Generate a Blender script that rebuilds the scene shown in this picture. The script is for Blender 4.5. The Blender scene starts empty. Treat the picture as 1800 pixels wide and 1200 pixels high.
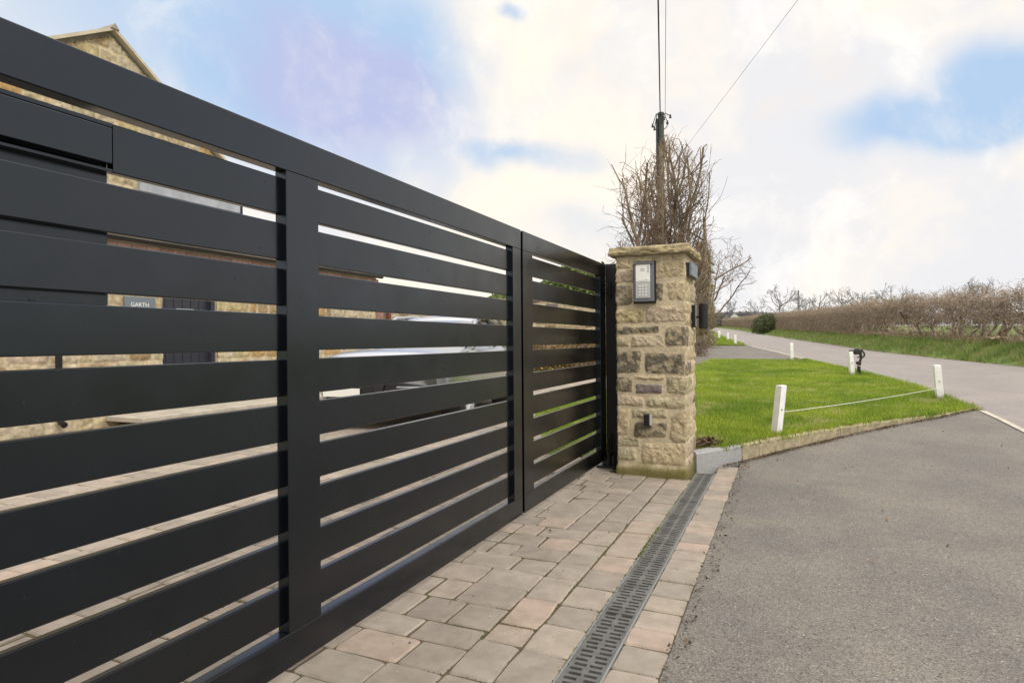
import bpy, math, random
import numpy as np
from mathutils import Vector, Matrix

# ------------------------------------------------------------------ frame of the place
# +Y runs along the gate, +X across the drive to the right; the camera stands at x=y=0
HC = 1.15
TH = math.atan(485/1100.0); CT, ST = math.cos(TH), math.sin(TH)
S = bpy.context.scene
COL = S.collection
random.seed(4)

# ------------------------------------------------------------------ camera
cd = bpy.data.cameras.new('camera'); cam = bpy.data.objects.new('camera', cd); COL.objects.link(cam)
cd.sensor_width = 36; cd.lens = 22.0; cd.clip_start = .05; cd.clip_end = 3000
cam.matrix_world = Matrix.Translation((0, 0, HC)) @ Matrix.Rotation(TH, 4, 'Z') @ Matrix.Rotation(math.radians(90), 4, 'X') @ Matrix.Rotation(math.radians(-.43), 4, 'Z')
S.camera = cam
S.render.resolution_x = 1024; S.render.resolution_y = 682
S.view_settings.view_transform = 'Standard'; S.view_settings.look = 'None'
S.view_settings.exposure = 0.0; S.view_settings.gamma = 1.0

def W(px, Z):
    """ground plan position of something seen at column px (of 1800) at forward distance Z"""
    Xc = (px-900)/1100.0*Z
    return CT*Xc-ST*Z, ST*Xc+CT*Z
def sm(a, b, x):
    t = np.clip((np.asarray(x, float)-a)/(b-a), 0, 1); return t*t*(3-2*t)

# ------------------------------------------------------------------ light
sunv = Vector((.62, -.38, .68)).normalized()
el = math.asin(sunv.z); az = math.atan2(sunv.x, sunv.y)
sd = bpy.data.lights.new('sun', 'SUN'); sd.energy = 1.9; sd.angle = math.radians(16); sd.color = (1, .95, .87)
so = bpy.data.objects.new('sun', sd); COL.objects.link(so); so.rotation_euler = sunv.to_track_quat('Z', 'Y').to_euler()

world = bpy.data.worlds.new('World'); S.world = world; world.use_nodes = True
nt = world.node_tree; nt.nodes.clear()
def N(nt, t, **k):
    n = nt.nodes.new(t)
    for a, b in k.items():
        if hasattr(n, a): setattr(n, a, b)
    return n
def L(nt, a, b): nt.links.new(a, b)
def math_(nt, op, a, b=None, c=None, clamp=False):
    n = nt.nodes.new('ShaderNodeMath'); n.operation = op; n.use_clamp = clamp
    for i, v in enumerate((a, b, c)):
        if v is None: continue
        if isinstance(v, (int, float)): n.inputs[i].default_value = v
        else: L(nt, v, n.inputs[i])
    return n.outputs[0]
def mixc(nt, f, a, b, bt='MIX'):
    n = nt.nodes.new('ShaderNodeMix'); n.data_type = 'RGBA'; n.blend_type = bt
    for s, v in ((0, f), (6, a), (7, b)):
        if isinstance(v, (int, float)): n.inputs[s].default_value = v
        elif isinstance(v, tuple): n.inputs[s].default_value = (v[0], v[1], v[2], 1)
        else: L(nt, v, n.inputs[s])
    return n.outputs[2]
def noise(nt, vec, sc, det=4, rough=.5, dist=0.0):
    n = nt.nodes.new('ShaderNodeTexNoise'); n.inputs['Scale'].default_value = sc; n.inputs['Detail'].default_value = det
    n.inputs['Roughness'].default_value = rough; n.inputs['Distortion'].default_value = dist
    if vec is not None: L(nt, vec, n.inputs['Vector'])
    return n.outputs['Fac']
def maprange(nt, v, a, b, c=0.0, d=1.0, smooth=True):
    n = nt.nodes.new('ShaderNodeMapRange'); n.interpolation_type = 'SMOOTHSTEP' if smooth else 'LINEAR'
    L(nt, v, n.inputs[0]); n.inputs[1].default_value = a; n.inputs[2].default_value = b; n.inputs[3].default_value = c; n.inputs[4].default_value = d
    return n.outputs[0]

sky = N(nt, 'ShaderNodeTexSky'); sky.sky_type = 'NISHITA'; sky.sun_disc = False
sky.sun_elevation = el; sky.sun_rotation = az; sky.air_density = 1.0; sky.dust_density = 1.2; sky.ozone_density = 1.5
tc = N(nt, 'ShaderNodeTexCoord'); gen = tc.outputs['Generated']
nz = N(nt, 'ShaderNodeTexNoise'); nz.inputs['Scale'].default_value = 2.2; nz.inputs['Detail'].default_value = 5; L(nt, gen, nz.inputs['Vector'])
dv = N(nt, 'ShaderNodeVectorMath', operation='MULTIPLY_ADD'); L(nt, nz.outputs['Color'], dv.inputs[0]); dv.inputs[1].default_value = (.42, .42, .3); dv.inputs[2].default_value = (-.21, -.21, -.15)
av = N(nt, 'ShaderNodeVectorMath', operation='ADD'); L(nt, gen, av.inputs[0]); L(nt, dv.outputs[0], av.inputs[1])
def sdir(px, py):
    v = Vector(((px-900)/1100.0, 1.0, (600-py)/1100.0))
    return Vector((CT*v.x-ST*v.y, ST*v.x+CT*v.y, v.z)).normalized()
def patch(px, py, rx, rz, warp=True):
    """soft opening in the cloud: ellipse of angular half-width rx (along horizon) and rz (up), in sky directions"""
    d = sdir(px, py); side = Vector((d.y, -d.x, 0)).normalized(); up = side.cross(d).normalized()
    src = av.outputs[0] if warp else gen
    o = []
    for ax, r in ((side, rx), (up, rz)):
        n = N(nt, 'ShaderNodeVectorMath', operation='DOT_PRODUCT'); L(nt, src, n.inputs[0]); n.inputs[1].default_value = ax
        q = math_(nt, 'DIVIDE', n.outputs['Value'], r); o.append(math_(nt, 'MULTIPLY', q, q))
    n = N(nt, 'ShaderNodeVectorMath', operation='DOT_PRODUCT'); L(nt, gen, n.inputs[0]); n.inputs[1].default_value = d
    fr = maprange(nt, n.outputs['Value'], .3, .5)
    s = math_(nt, 'ADD', o[0], o[1])
    return math_(nt, 'MULTIPLY', math_(nt, 'EXPONENT', math_(nt, 'MULTIPLY', s, -1.0)), fr)
holes = None
for (px, py, rx, rz, k) in ((560, 130, .26, .17, 1.35), (350, 20, .30, .20, .8), (930, 285, .16, .035, .75), (1680, 230, .17, .040, 1.5), (1810, 165, .12, .065, 1.5), (1100, 420, .14, .05, .4), (960, -5, .05, .02, .8), (1300, 480, .3, .03, .25)):
    p = math_(nt, 'MULTIPLY', patch(px, py, rx, rz), k)
    holes = p if holes is None else math_(nt, 'MAXIMUM', holes, p)
big = noise(nt, gen, 3.0, 6, .55)
holes = math_(nt, 'ADD', holes, math_(nt, 'MULTIPLY', math_(nt, 'SUBTRACT', big, .5), .55))
hole = math_(nt, 'MULTIPLY', maprange(nt, holes, .12, .95), maprange(nt, noise(nt, av.outputs[0], 6.5, 8, .62), .70, .42, .6, 1.0))
fine = noise(nt, av.outputs[0], 2.4, 6, .55)
wisp = noise(nt, av.outputs[0], 6.5, 8, .62)
cloud = mixc(nt, maprange(nt, fine, .42, .60), (8.75, 8.75, 9.0), (11.0, 10.0, 8.7))
cloud = mixc(nt, maprange(nt, wisp, .50, .68, 0, .55), cloud, (11.4, 11.0, 10.4))
cloud = mixc(nt, maprange(nt, noise(nt, gen, 4.2, 6, .6), .56, .70, 0, .5), cloud, (9.8, 8.8, 7.9))
lav = noise(nt, gen, 1.7, 3)
blue = mixc(nt, maprange(nt, patch(640, 215, .17, .10), .15, .8), (4.9, 6.7, 9.1), (5.4, 5.9, 8.6))
skyc = mixc(nt, .95, sky.outputs[0], blue)
base = mixc(nt, hole, cloud, skyc)
sx = N(nt, 'ShaderNodeSeparateXYZ'); L(nt, gen, sx.inputs[0])
zen = maprange(nt, sx.outputs['Z'], .45, .95, 1.0, 2.3)
vm = N(nt, 'ShaderNodeVectorMath', operation='SCALE'); L(nt, base, vm.inputs[0]); L(nt, zen, vm.inputs['Scale'])
bg = N(nt, 'ShaderNodeBackground'); bg.inputs['Strength'].default_value = .1; L(nt, vm.outputs[0], bg.inputs['Color'])
wo = N(nt, 'ShaderNodeOutputWorld'); L(nt, bg.outputs[0], wo.inputs[0])

# ------------------------------------------------------------------ helpers
def tag(o, label=None, cat=None, group=None, kind=None):
    for k, v in (('label', label), ('category', cat), ('group', group), ('kind', kind)):
        if v: o[k] = v
    return o
def empty(name, loc, rz=0.0, label=None, cat=None, group=None):
    o = bpy.data.objects.new(name, None); COL.objects.link(o); o.location = loc; o.rotation_euler = (0, 0, rz); o.empty_display_size = .1
    return tag(o, label, cat, group)
def link(name, me, mat, parent=None):
    o = bpy.data.objects.new(name, me); COL.objects.link(o)
    if mat: me.materials.append(mat)
    if parent:
        o.parent = parent
    return o
def npmesh(name, v, f):
    """v (n,3) array, f (m,k) int array of equal-size faces"""
    me = bpy.data.meshes.new(name); v = np.asarray(v, np.float32); f = np.asarray(f, np.int32)
    me.vertices.add(len(v)); me.vertices.foreach_set('co', v.ravel())
    k = f.shape[1]; me.loops.add(f.size); me.loops.foreach_set('vertex_index', f.ravel())
    me.polygons.add(len(f)); me.polygons.foreach_set('loop_start', np.arange(0, f.size, k, dtype=np.int32))
    me.update(calc_edges=True); return me
def tone_attr(me, c):
    a = me.color_attributes.new('tone', 'FLOAT_COLOR', 'POINT')
    cc = np.ones((len(c), 4), np.float32); cc[:, :3] = c; a.data.foreach_set('color', cc.ravel())
def smooth(o, on=True):
    me = o.data; me.polygons.foreach_set('use_smooth', [on]*len(me.polygons)); return o
def bev(o, w=.003, seg=2):
    m = o.modifiers.new('bevel', 'BEVEL'); m.width = w; m.segments = seg; m.limit_method = 'ANGLE'; m.angle_limit = math.radians(40); m.harden_normals = False
    return o
class MB:
    def __init__(s): s.v = []; s.f = []
    def add(s, v, f):
        b = len(s.v); s.v += [tuple(p) for p in v]; s.f += [tuple(i+b for i in q) for q in f]; return s
    def box(s, x0, x1, y0, y1, z0, z1):
        return s.add([(x0,y0,z0),(x1,y0,z0),(x1,y1,z0),(x0,y1,z0),(x0,y0,z1),(x1,y0,z1),(x1,y1,z1),(x0,y1,z1)],
                     [(0,3,2,1),(4,5,6,7),(0,1,5,4),(1,2,6,5),(2,3,7,6),(3,0,4,7)])
    def tube(s, pts, rad, n=8, caps=True):
        pts = [Vector(p) for p in pts]; R = rad if isinstance(rad, (list, tuple)) else [rad]*len(pts)
        b = len(s.v); u = None
        for i, p in enumerate(pts):
            t = (pts[min(i+1, len(pts)-1)]-pts[max(i-1, 0)]).normalized()
            if u is None: u = t.orthogonal().normalized()
            else:
                u = (u-t*u.dot(t)); u = u.normalized() if u.length > 1e-6 else t.orthogonal().normalized()
            w = t.cross(u)
            for k in range(n):
                a = 2*math.pi*k/n; q = p+(u*math.cos(a)+w*math.sin(a))*R[i]; s.v.append(tuple(q))
        for i in range(len(pts)-1):
            for k in range(n):
                a = b+i*n+k; c = b+i*n+(k+1) % n; s.f.append((a, c, c+n, a+n))
        if caps:
            s.f.append(tuple(b+k for k in reversed(range(n)))); e = b+(len(pts)-1)*n; s.f.append(tuple(e+k for k in range(n)))
        return s
    def prism(s, poly, axis, a, b):
        """poly of 2D points extruded along axis 'x','y','z' from a to b"""
        def P(q, t): return {'x': (t, q[0], q[1]), 'y': (q[0], t, q[1]), 'z': (q[0], q[1], t)}[axis]
        n = len(poly); v = [P(q, a) for q in poly]+[P(q, b) for q in poly]
        f = [tuple(range(n))[::-1], tuple(range(n, 2*n))]+[(i, (i+1) % n, n+(i+1) % n, n+i) for i in range(n)]
        return s.add(v, f)
    def build(s, name, mat, parent=None, sm_=False):
        me = bpy.data.meshes.new(name); me.from_pydata(s.v, [], s.f); me.update()
        o = link(name, me, mat, parent)
        import bmesh
        bm = bmesh.new(); bm.from_mesh(me); bmesh.ops.recalc_face_normals(bm, faces=bm.faces); bm.to_mesh(me); bm.free()
        if sm_: smooth(o)
        return o

def _h(xi, yi, sd_):
    h = (xi*374761393+yi*668265263+sd_*974634777) & 0xffffffff
    h = ((h ^ (h >> 13))*1274126177) & 0xffffffff
    return ((h ^ (h >> 16)) & 0xffff)/65535.0
def vn(x, y, sd_=0):
    xi = np.floor(x).astype(np.int64); yi = np.floor(y).astype(np.int64); fx = x-xi; fy = y-yi
    fx = fx*fx*(3-2*fx); fy = fy*fy*(3-2*fy)
    a = _h(xi, yi, sd_); b = _h(xi+1, yi, sd_); c = _h(xi, yi+1, sd_); d = _h(xi+1, yi+1, sd_)
    return (a*(1-fx)+b*fx)*(1-fy)+(c*(1-fx)+d*fx)*fy
def fbm(x, y, sd_=0, o=4):
    s = 0; a = .5; t = 0
    for i in range(o):
        s = s+a*vn(x*2**i+i*17.3, y*2**i+i*9.1, sd_+i); t += a; a *= .5
    return s/t-.5

# ------------------------------------------------------------------ materials
def mat(name, col, rough=.6, metal=0.0, spec=.5, bump=0.0, bscale=60, vary=0.0, vscale=8, island=0.0, tone=False, coat=0.0):
    m = bpy.data.materials.new(name); m.use_nodes = True; t = m.node_tree; b = t.nodes['Principled BSDF']
    b.inputs['Roughness'].default_value = rough; b.inputs['Metallic'].default_value = metal
    b.inputs['Specular IOR Level'].default_value = spec; b.inputs['Coat Weight'].default_value = coat
    g = N(t, 'ShaderNodeTexCoord').outputs['Object']
    c = None
    if tone:
        a = N(t, 'ShaderNodeAttribute'); a.attribute_name = 'tone'; c = a.outputs['Color']
    if vary:
        f = maprange(t, noise(t, g, vscale, 5, .6), .3, .7, 1-vary, 1+vary)
        c0 = c if c is not None else None
        n = N(t, 'ShaderNodeVectorMath', operation='SCALE')
        if c0 is not None: L(t, c0, n.inputs[0])
        else: n.inputs[0].default_value = col
        L(t, f, n.inputs['Scale']); c = n.outputs[0]
    if island:
        ge = N(t, 'ShaderNodeNewGeometry'); f = maprange(t, ge.outputs['Random Per Island'], 0, 1, 1-island, 1+island, False)
        n = N(t, 'ShaderNodeVectorMath', operation='SCALE')
        if c is not None: L(t, c, n.inputs[0])
        else: n.inputs[0].default_value = col
        L(t, f, n.inputs['Scale']); c = n.outputs[0]
    if c is not None: L(t, c, b.inputs['Base Color'])
    else: b.inputs['Base Color'].default_value = (*col, 1)
    if bump:
        bn = N(t, 'ShaderNodeBump'); bn.inputs['Strength'].default_value = bump; bn.inputs['Distance'].default_value = .01
        L(t, noise(t, g, bscale, 5, .65), bn.inputs['Height']); L(t, bn.outputs[0], b.inputs['Normal'])
    return m
M = {}
M['gate'] = mat('gate_paint', (.0015, .0018, .0032), .22, 0, .5, bump=.03, bscale=500, vary=.12, vscale=3)
_p = M['gate'].node_tree.nodes['Principled BSDF']; _p.inputs['IOR'].default_value = 1.66; _p.inputs['Specular Tint'].default_value = (.74, .86, 1, 1)
_t = M['gate'].node_tree; _g = N(_t, 'ShaderNodeTexCoord').outputs['Object']
L(_t, math_(_t, 'ADD', maprange(_t, noise(_t, _g, 5, 6, .65), .3, .7, .17, .28), maprange(_t, noise(_t, _g, 38, 2, .5), .70, .76, 0, .25)), _p.inputs['Roughness'])
M['black'] = mat('black_steel', (.008, .008, .010), .4, bump=.05, bscale=200)
M['dkbox'] = mat('dark_plastic', (.012, .012, .013), .5)
M['trough'] = mat('trough_dark', (.006, .006, .005), .95, 0, .1)
M['stone'] = mat('pillar_stone', (.4, .32, .2), .92, 0, .2, bump=.55, bscale=110, vary=.16, vscale=55, tone=True)
M['wallst'] = mat('wall_stone', (.4, .32, .2), .92, 0, .2, bump=.5, bscale=60, vary=.22, vscale=14, tone=True)
M['cap'] = mat('cap_stone', (.36, .30, .18), .92, 0, .2, bump=.7, bscale=90, vary=.3, vscale=16)
M['slab'] = mat('pale_slab', (.46, .42, .35), .85, bump=.3, vary=.15, vscale=4)
M['white'] = mat('white_paint', (.80, .80, .78), .55, bump=.3, bscale=60, vary=.08, vscale=10)
def stain(m, c, z0, z1, amt):
    t = m.node_tree; p = t.nodes['Principled BSDF']; src = p.inputs['Base Color'].links[0].from_socket
    g = N(t, 'ShaderNodeTexCoord').outputs['Object']; sx_ = N(t, 'ShaderNodeSeparateXYZ'); L(t, g, sx_.inputs[0])
    zz_ = math_(t, 'ADD', sx_.outputs['Z'], math_(t, 'MULTIPLY', math_(t, 'SUBTRACT', noise(t, g, 22, 4, .7), .5), .16))
    L(t, mixc(t, maprange(t, zz_, z0, z1, 0, amt), src, c), p.inputs['Base Color'])
stain(M['white'], (.22, .20, .10), .13, .03, .8)
M['rope'] = mat('rope_fibre', (.60, .58, .52), .9)
M['bark'] = mat('bark', (.22, .165, .125), .9, vary=.4, vscale=3, island=.25)
M['barkg'] = mat('lichen_bark', (.20, .165, .11), .9, vary=.45, vscale=2.2, island=.3)
M['barkb'] = mat('hedge_bark', (.34, .27, .20), .9, vary=.35, vscale=1.3, island=.6)
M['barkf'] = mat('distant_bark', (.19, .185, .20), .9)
M['pole'] = mat('pole_wood', (.13, .125, .07), .85, bump=.3, vary=.3, vscale=5)
M['poletop'] = mat('pole_tar', (.05, .07, .06), .7)
M['wire'] = mat('wire_sheath', (.03, .03, .035), .6)
M['metal'] = mat('galvanised', (.35, .37, .38), .45, .7)
M['grate'] = mat('drain_grate_metal', (.135, .135, .13), .6, .2, bump=.4, bscale=150, vary=.25, vscale=9)
M['steel'] = mat('brushed_steel', (.82, .82, .78), .5, .1, bump=.05, bscale=300)
M['steeld'] = mat('keypad_steel', (.50, .51, .51), .45, .2)
M['key'] = mat('keypad_key', (.78, .78, .75), .35, .3)
M['frame'] = mat('intercom_grey', (.15, .15, .175), .45)
M['granite'] = mat('grey_granite', (.34, .34, .345), .8, bump=.6, bscale=180, vary=.18, vscale=70)
M['sandkerb'] = mat('sandstone_kerb', (.34, .29, .19), .9, bump=.8, bscale=70, vary=.25, vscale=14, island=.12)
M['slate'] = mat('slate', (.16, .19, .22), .5, bump=.2, bscale=60)
M['letters'] = mat('letter_paint', (.8, .8, .78), .5)
M['door'] = mat('door_paint', (.03, .033, .045), .35, bump=.05)
M['gutter'] = mat('black_gutter', (.01, .01, .011), .35)
M['lead'] = mat('lead_grey', (.36, .38, .42), .6, vary=.15, vscale=5)
M['tile'] = mat('stone_tile', (.26, .23, .19), .9, bump=.5, bscale=40, vary=.25, vscale=6, island=.2)
M['brick'] = mat('pink_brick', (.38, .24, .19), .9, bump=.3, vary=.2, vscale=10, island=.15)
M['lintel'] = mat('pale_stone', (.52, .46, .36), .9, bump=.3, vary=.12, vscale=8)
M['timber'] = mat('brown_timber', (.14, .05, .03), .6)
M['car'] = mat('silver_paint', (.40, .42, .46), .25, .8, coat=.8)
M['glass'] = mat('car_glass', (.10, .12, .14), .04, .3, 1.0, coat=1.0)
M['tyre'] = mat('tyre_rubber', (.02, .02, .02), .8)
M['lamp'] = mat('lamp_glass', (.3, .32, .34), .1, .5)
M['plate'] = mat('number_plate', (.80, .80, .76), .4)
M['pipe'] = M['gutter']
M['soil'] = mat('soil', (.07, .05, .03), .95, bump=1, bscale=60, vary=.4, vscale=20)
M['holly'] = mat('dark_leaf', (.09, .115, .04), .55, island=.5)
M['laurel'] = mat('green_leaf', (.13, .19, .04), .55, island=.5)
M['beech'] = mat('brown_leaf', (.27, .17, .06), .8, island=.5)
M['straw'] = mat('dry_grass', (.34, .24, .14), .9, island=.4)
M['render'] = mat('white_render', (.75, .73, .68), .8)
M['roofd'] = mat('dark_roof', (.06, .06, .07), .7)

def grassmat(name, a, b, c, vs=.9):
    m = bpy.data.materials.new(name); m.use_nodes = True; t = m.node_tree; p = t.nodes['Principled BSDF']
    g = N(t, 'ShaderNodeTexCoord').outputs['Object']; ge = N(t, 'ShaderNodeNewGeometry')
    q = mixc(t, maprange(t, noise(t, g, vs, 5, .65), .35, .65), a, b)
    q = mixc(t, maprange(t, noise(t, g, vs*2.3, 5, .65), .5, .72), q, c)
    f = maprange(t, ge.outputs['Random Per Island'], 0, 1, .62, 1.38, False)
    n = N(t, 'ShaderNodeVectorMath', operation='SCALE'); L(t, q, n.inputs[0]); L(t, f, n.inputs['Scale'])
    L(t, n.outputs[0], p.inputs['Base Color']); p.inputs['Roughness'].default_value = .6; p.inputs['Specular IOR Level'].default_value = .3
    tr = N(t, 'ShaderNodeBsdfTranslucent'); L(t, n.outputs[0], tr.inputs['Color'])
    mx = N(t, 'ShaderNodeMixShader'); mx.inputs[0].default_value = .3; L(t, p.outputs[0], mx.inputs[1]); L(t, tr.outputs[0], mx.inputs[2])
    L(t, mx.outputs[0], t.nodes['Material Output'].inputs[0]); return m
M['lawn'] = grassmat('lawn_blade', (.175, .275, .028), (.34, .42, .05), (.50, .47, .20))
M['verge'] = grassmat('verge_blade', (.15, .25, .05), (.25, .34, .09), (.34, .33, .16), 1.3)
def groundmat(name, a, b, sc=2.0, rough=.95):
    m = bpy.data.materials.new(name); m.use_nodes = True; t = m.node_tree; p = t.nodes['Principled BSDF']
    g = N(t, 'ShaderNodeTexCoord').outputs['Object']
    q = mixc(t, maprange(t, noise(t, g, sc, 8, .65), .35, .65), a, b); L(t, q, p.inputs['Base Color']); p.inputs['Roughness'].default_value = rough
    p.inputs['Specular IOR Level'].default_value = .1
    bn = N(t, 'ShaderNodeBump'); bn.inputs['Strength'].default_value = .6; bn.inputs['Distance'].default_value = .03
    L(t, noise(t, g, 25, 5, .7), bn.inputs['Height']); L(t, bn.outputs[0], p.inputs['Normal']); return m
M['field'] = groundmat('field_grass', (.125, .17, .06), (.17, .21, .08), .12)
M['turf'] = groundmat('turf_soil', (.09, .14, .018), (.13, .20, .025), 3)
M['bank'] = groundmat('verge_soil', (.11, .155, .035), (.15, .14, .06), 2.5)
M['grout'] = groundmat('joint_dirt', (.13, .10, .068), (.105, .10, .05), 4)

def asphalt(name, col, warm, spk=.35, agg=True):
    m = bpy.data.materials.new(name); m.use_nodes = True; t = m.node_tree; p = t.nodes['Principled BSDF']
    g = N(t, 'ShaderNodeTexCoord').outputs['Object']
    q = mixc(t, maprange(t, noise(t, g, 1.1, 7, .65), .36, .64), col, warm)
    q = mixc(t, maprange(t, noise(t, g, 3, 6, .75), .5, .75, 0, .5), q, tuple(x*.72 for x in col))
    vo = N(t, 'ShaderNodeTexVoronoi'); vo.inputs['Scale'].default_value = 150; L(t, g, vo.inputs['Vector'])
    sp = N(t, 'ShaderNodeSeparateColor'); L(t, vo.outputs['Color'], sp.inputs[0])
    f = maprange(t, sp.outputs[0], 0, 1, 1-spk, 1+spk*.9, False)
    nn = maprange(t, noise(t, g, 160, 3, .7), .3, .7, .84, 1.16)
    f = math_(t, 'MULTIPLY', f, nn)
    bright = maprange(t, sp.outputs[1], .965, .99, 0, .6)
    dark = maprange(t, sp.outputs[2], .96, .985, 0, .7)
    n = N(t, 'ShaderNodeVectorMath', operation='SCALE'); L(t, q, n.inputs[0]); L(t, f, n.inputs['Scale'])
    q = mixc(t, bright, n.outputs[0], (.38, .36, .33)); q = mixc(t, dark, q, (.05, .05, .05))
    L(t, q, p.inputs['Base Color']); p.inputs['Roughness'].default_value = .85; p.inputs['Specular IOR Level'].default_value = .3
    bn = N(t, 'ShaderNodeBump'); bn.inputs['Strength'].default_value = .8; bn.inputs['Distance'].default_value = .004
    L(t, math_(t, 'ADD', vo.outputs['Distance'], noise(t, g, 60, 4, .7)), bn.inputs['Height']); L(t, bn.outputs[0], p.inputs['Normal'])
    return m
M['asph'] = asphalt('drive_asphalt', (.152, .143, .132), (.198, .181, .156), .30)
M['road'] = asphalt('lane_asphalt', (.25, .228, .22), (.29, .262, .245), .2)

def pavermat():
    m = bpy.data.materials.new('paver_block'); m.use_nodes = True; t = m.node_tree; p = t.nodes['Principled BSDF']
    g = N(t, 'ShaderNodeTexCoord').outputs['Object']; ge = N(t, 'ShaderNodeNewGeometry')
    r = N(t, 'ShaderNodeValToRGB'); L(t, ge.outputs['Random Per Island'], r.inputs[0]); r.color_ramp.interpolation = 'LINEAR'
    e = r.color_ramp.elements; e[0].position = 0; e[0].color = (0.281, 0.244, 0.207, 1); e[1].position = 1; e[1].color = (0.38, 0.303, 0.248, 1)
    for pos, c in ((.3, (0.297, 0.262, 0.22)), (.55, (0.347, 0.297, 0.248)), (.8, (0.33, 0.288, 0.24))):
        x = e.new(pos); x.color = (*c, 1)
    f = maprange(t, noise(t, g, 9, 6, .65), .3, .7, .80, 1.06); n = N(t, 'ShaderNodeVectorMath', operation='SCALE'); L(t, r.outputs[0], n.inputs[0]); L(t, f, n.inputs['Scale'])
    q = n.outputs[0]
    sp = noise(t, g, 260, 2, .6); q = mixc(t, maprange(t, sp, .62, .74, 0, .45), q, (.48, .43, .37)); q = mixc(t, maprange(t, sp, .36, .24, 0, .4), q, (.14, .115, .09))
    q = mixc(t, maprange(t, noise(t, g, 2.1, 5, .6), .52, .72, 0, .35), q, (.23, .215, .16))
    L(t, q, p.inputs['Base Color']); p.inputs['Roughness'].default_value = .85; p.inputs['Specular IOR Level'].default_value = .25
    bn = N(t, 'ShaderNodeBump'); bn.inputs['Strength'].default_value = .35; bn.inputs['Distance'].default_value = .004
    L(t, noise(t, g, 120, 5, .7), bn.inputs['Height']); L(t, bn.outputs[0], p.inputs['Normal']); return m
M['paver'] = pavermat()

# ------------------------------------------------------------------ ground heights
LANE_L = [(-8, 2.9), (0, 2.75), (5, 2.5), (9.93, 2.24), (13.15, 2.08), (16.5, 1.5), (21.4, .5), (26, -.35), (33, -1.75), (42, -3.2), (65, -6.2), (104, -11.2), (170, -21), (300, -45)]
LANE_R = [(-8, 7.6), (5, 7.1), (12, 6.4), (19.3, 5.37), (22.5, 4.4), (28.3, 3.03), (34.8, 2.13), (50, -.1), (68.8, -2.7), (104, -7.2), (170, -17), (300, -41)]
def laneL(y): return np.interp(y, [a for a, _ in LANE_L], [b for _, b in LANE_L])
def laneR(y): return np.interp(y, [a for a, _ in LANE_R], [b for _, b in LANE_R])
KERB = [(-.72, 5.70), (-.40, 6.24), (-.11, 6.75), (.58, 7.75), (1.08, 8.4), (1.64, 9.05), (2.24, 9.93)]
def T(x, y):
    x = np.asarray(x, float); y = np.asarray(y, float)
    zc = -ST*x+CT*y
    a = np.interp(y, [8, 14], [-1.9, -2.9]); c = np.maximum(sm(0, 1, (x-a)/.6), sm(20, 22, y))
    return .027*np.maximum(zc, 0)*c
def D(x, y): return T(x, y)*sm(5.3, 10.0, y)
def bankh(x, y):
    d = x-laneR(y); return .42*sm(.15, 1.2, d)*(1-sm(3.5, 9, d))+.03*sm(0, .15, d)

def sheet(name, rows, zf, mt, kind='structure', nx=2):
    """rows: list of (y, xl, xr); grid between left and right edges"""
    v = []; f = []
    for (y, a, b) in rows:
        xs = np.linspace(a, b, nx); ys = np.full(nx, y); z = zf(xs, ys)
        v += list(zip(xs, ys, z))
    for i in range(len(rows)-1):
        for j in range(nx-1):
            a = i*nx+j; f.append((a, a+1, a+nx+1, a+nx))
    o = link(name, npmesh(name, v, f), mt); tag(o, kind=kind); smooth(o); return o

# base terrain reaching the horizon
def base_ground():
    xs = np.unique(np.concatenate([np.arange(-24, 24, .8), np.geomspace(24, 900, 26), -np.geomspace(24, 900, 26)]))
    ys = np.unique(np.concatenate([-np.geomspace(6, 400, 14), np.arange(-6, 60, .8), np.geomspace(60, 1100, 34)]))
    X, Y = np.meshgrid(xs, ys); z = T(X, Y)*sm(5.3, 10, Y)
    z = z+bankh(X, Y)*sm(5, 9, Y)*(X > laneR(Y))-.06
    z = np.where(X > laneR(Y)+8, z+.0, z)
    z = np.where(np.hypot(X, Y) > 220, z+ (np.hypot(X, Y)-220)*-.012, z)
    z = z-.03*((X < -1.7) & (Y < 23))
    v = np.stack([X.ravel(), Y.ravel(), z.ravel()], 1); nx = len(xs)
    i = np.arange(len(ys)-1)[:, None]*nx+np.arange(nx-1)[None, :]; i = i.ravel()
    o = link('field', npmesh('field', v, np.stack([i, i+1, i+nx+1, i+nx], 1)), M['field']); tag(o, kind='structure'); smooth(o)
base_ground()
# drive apron of old asphalt
kx = [p[0] for p in KERB]; ky = [p[1] for p in KERB]
rows = []
for y in list(np.arange(-9, 5.6, .5))+list(np.arange(5.7, 9.93, .15))+[9.93]:
    xl = -.405 if y < 6.2 else float(np.interp(y, ky, kx))
    rows.append((y, xl, float(laneL(y))+.1))
sheet('driveway', rows, lambda x, y: D(x, y), M['asph'], nx=12)
rows = [(y, float(laneL(y)), float(laneR(y))) for y in list(np.arange(-9, 60, 1.0))+list(np.arange(60, 300, 5.0))]
sheet('road', rows, lambda x, y: D(x, y)+.005, M['road'], nx=8)
# side drive between the two lawns
rows = [(y, -14, float(laneL(y))+.12) for y in np.arange(21.0, 33.6, .6)]
sheet('side_drive', rows, lambda x, y: T(x, y)+.0, M['asph'], nx=14)
# pale concrete edging lines where the drives meet the lane
def edge_strip(name, y0, y1, w=.10):
    rows = [(y, float(laneL(y))-.02, float(laneL(y))-.02+w) for y in np.linspace(y0, y1, 24)]
    sheet(name, rows, lambda x, y: D(x, y)+.010, M['slab'])
edge_strip('edging', -4, 9.7, .065); edge_strip('edging', 21.6, 32.6, .11)

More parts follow.
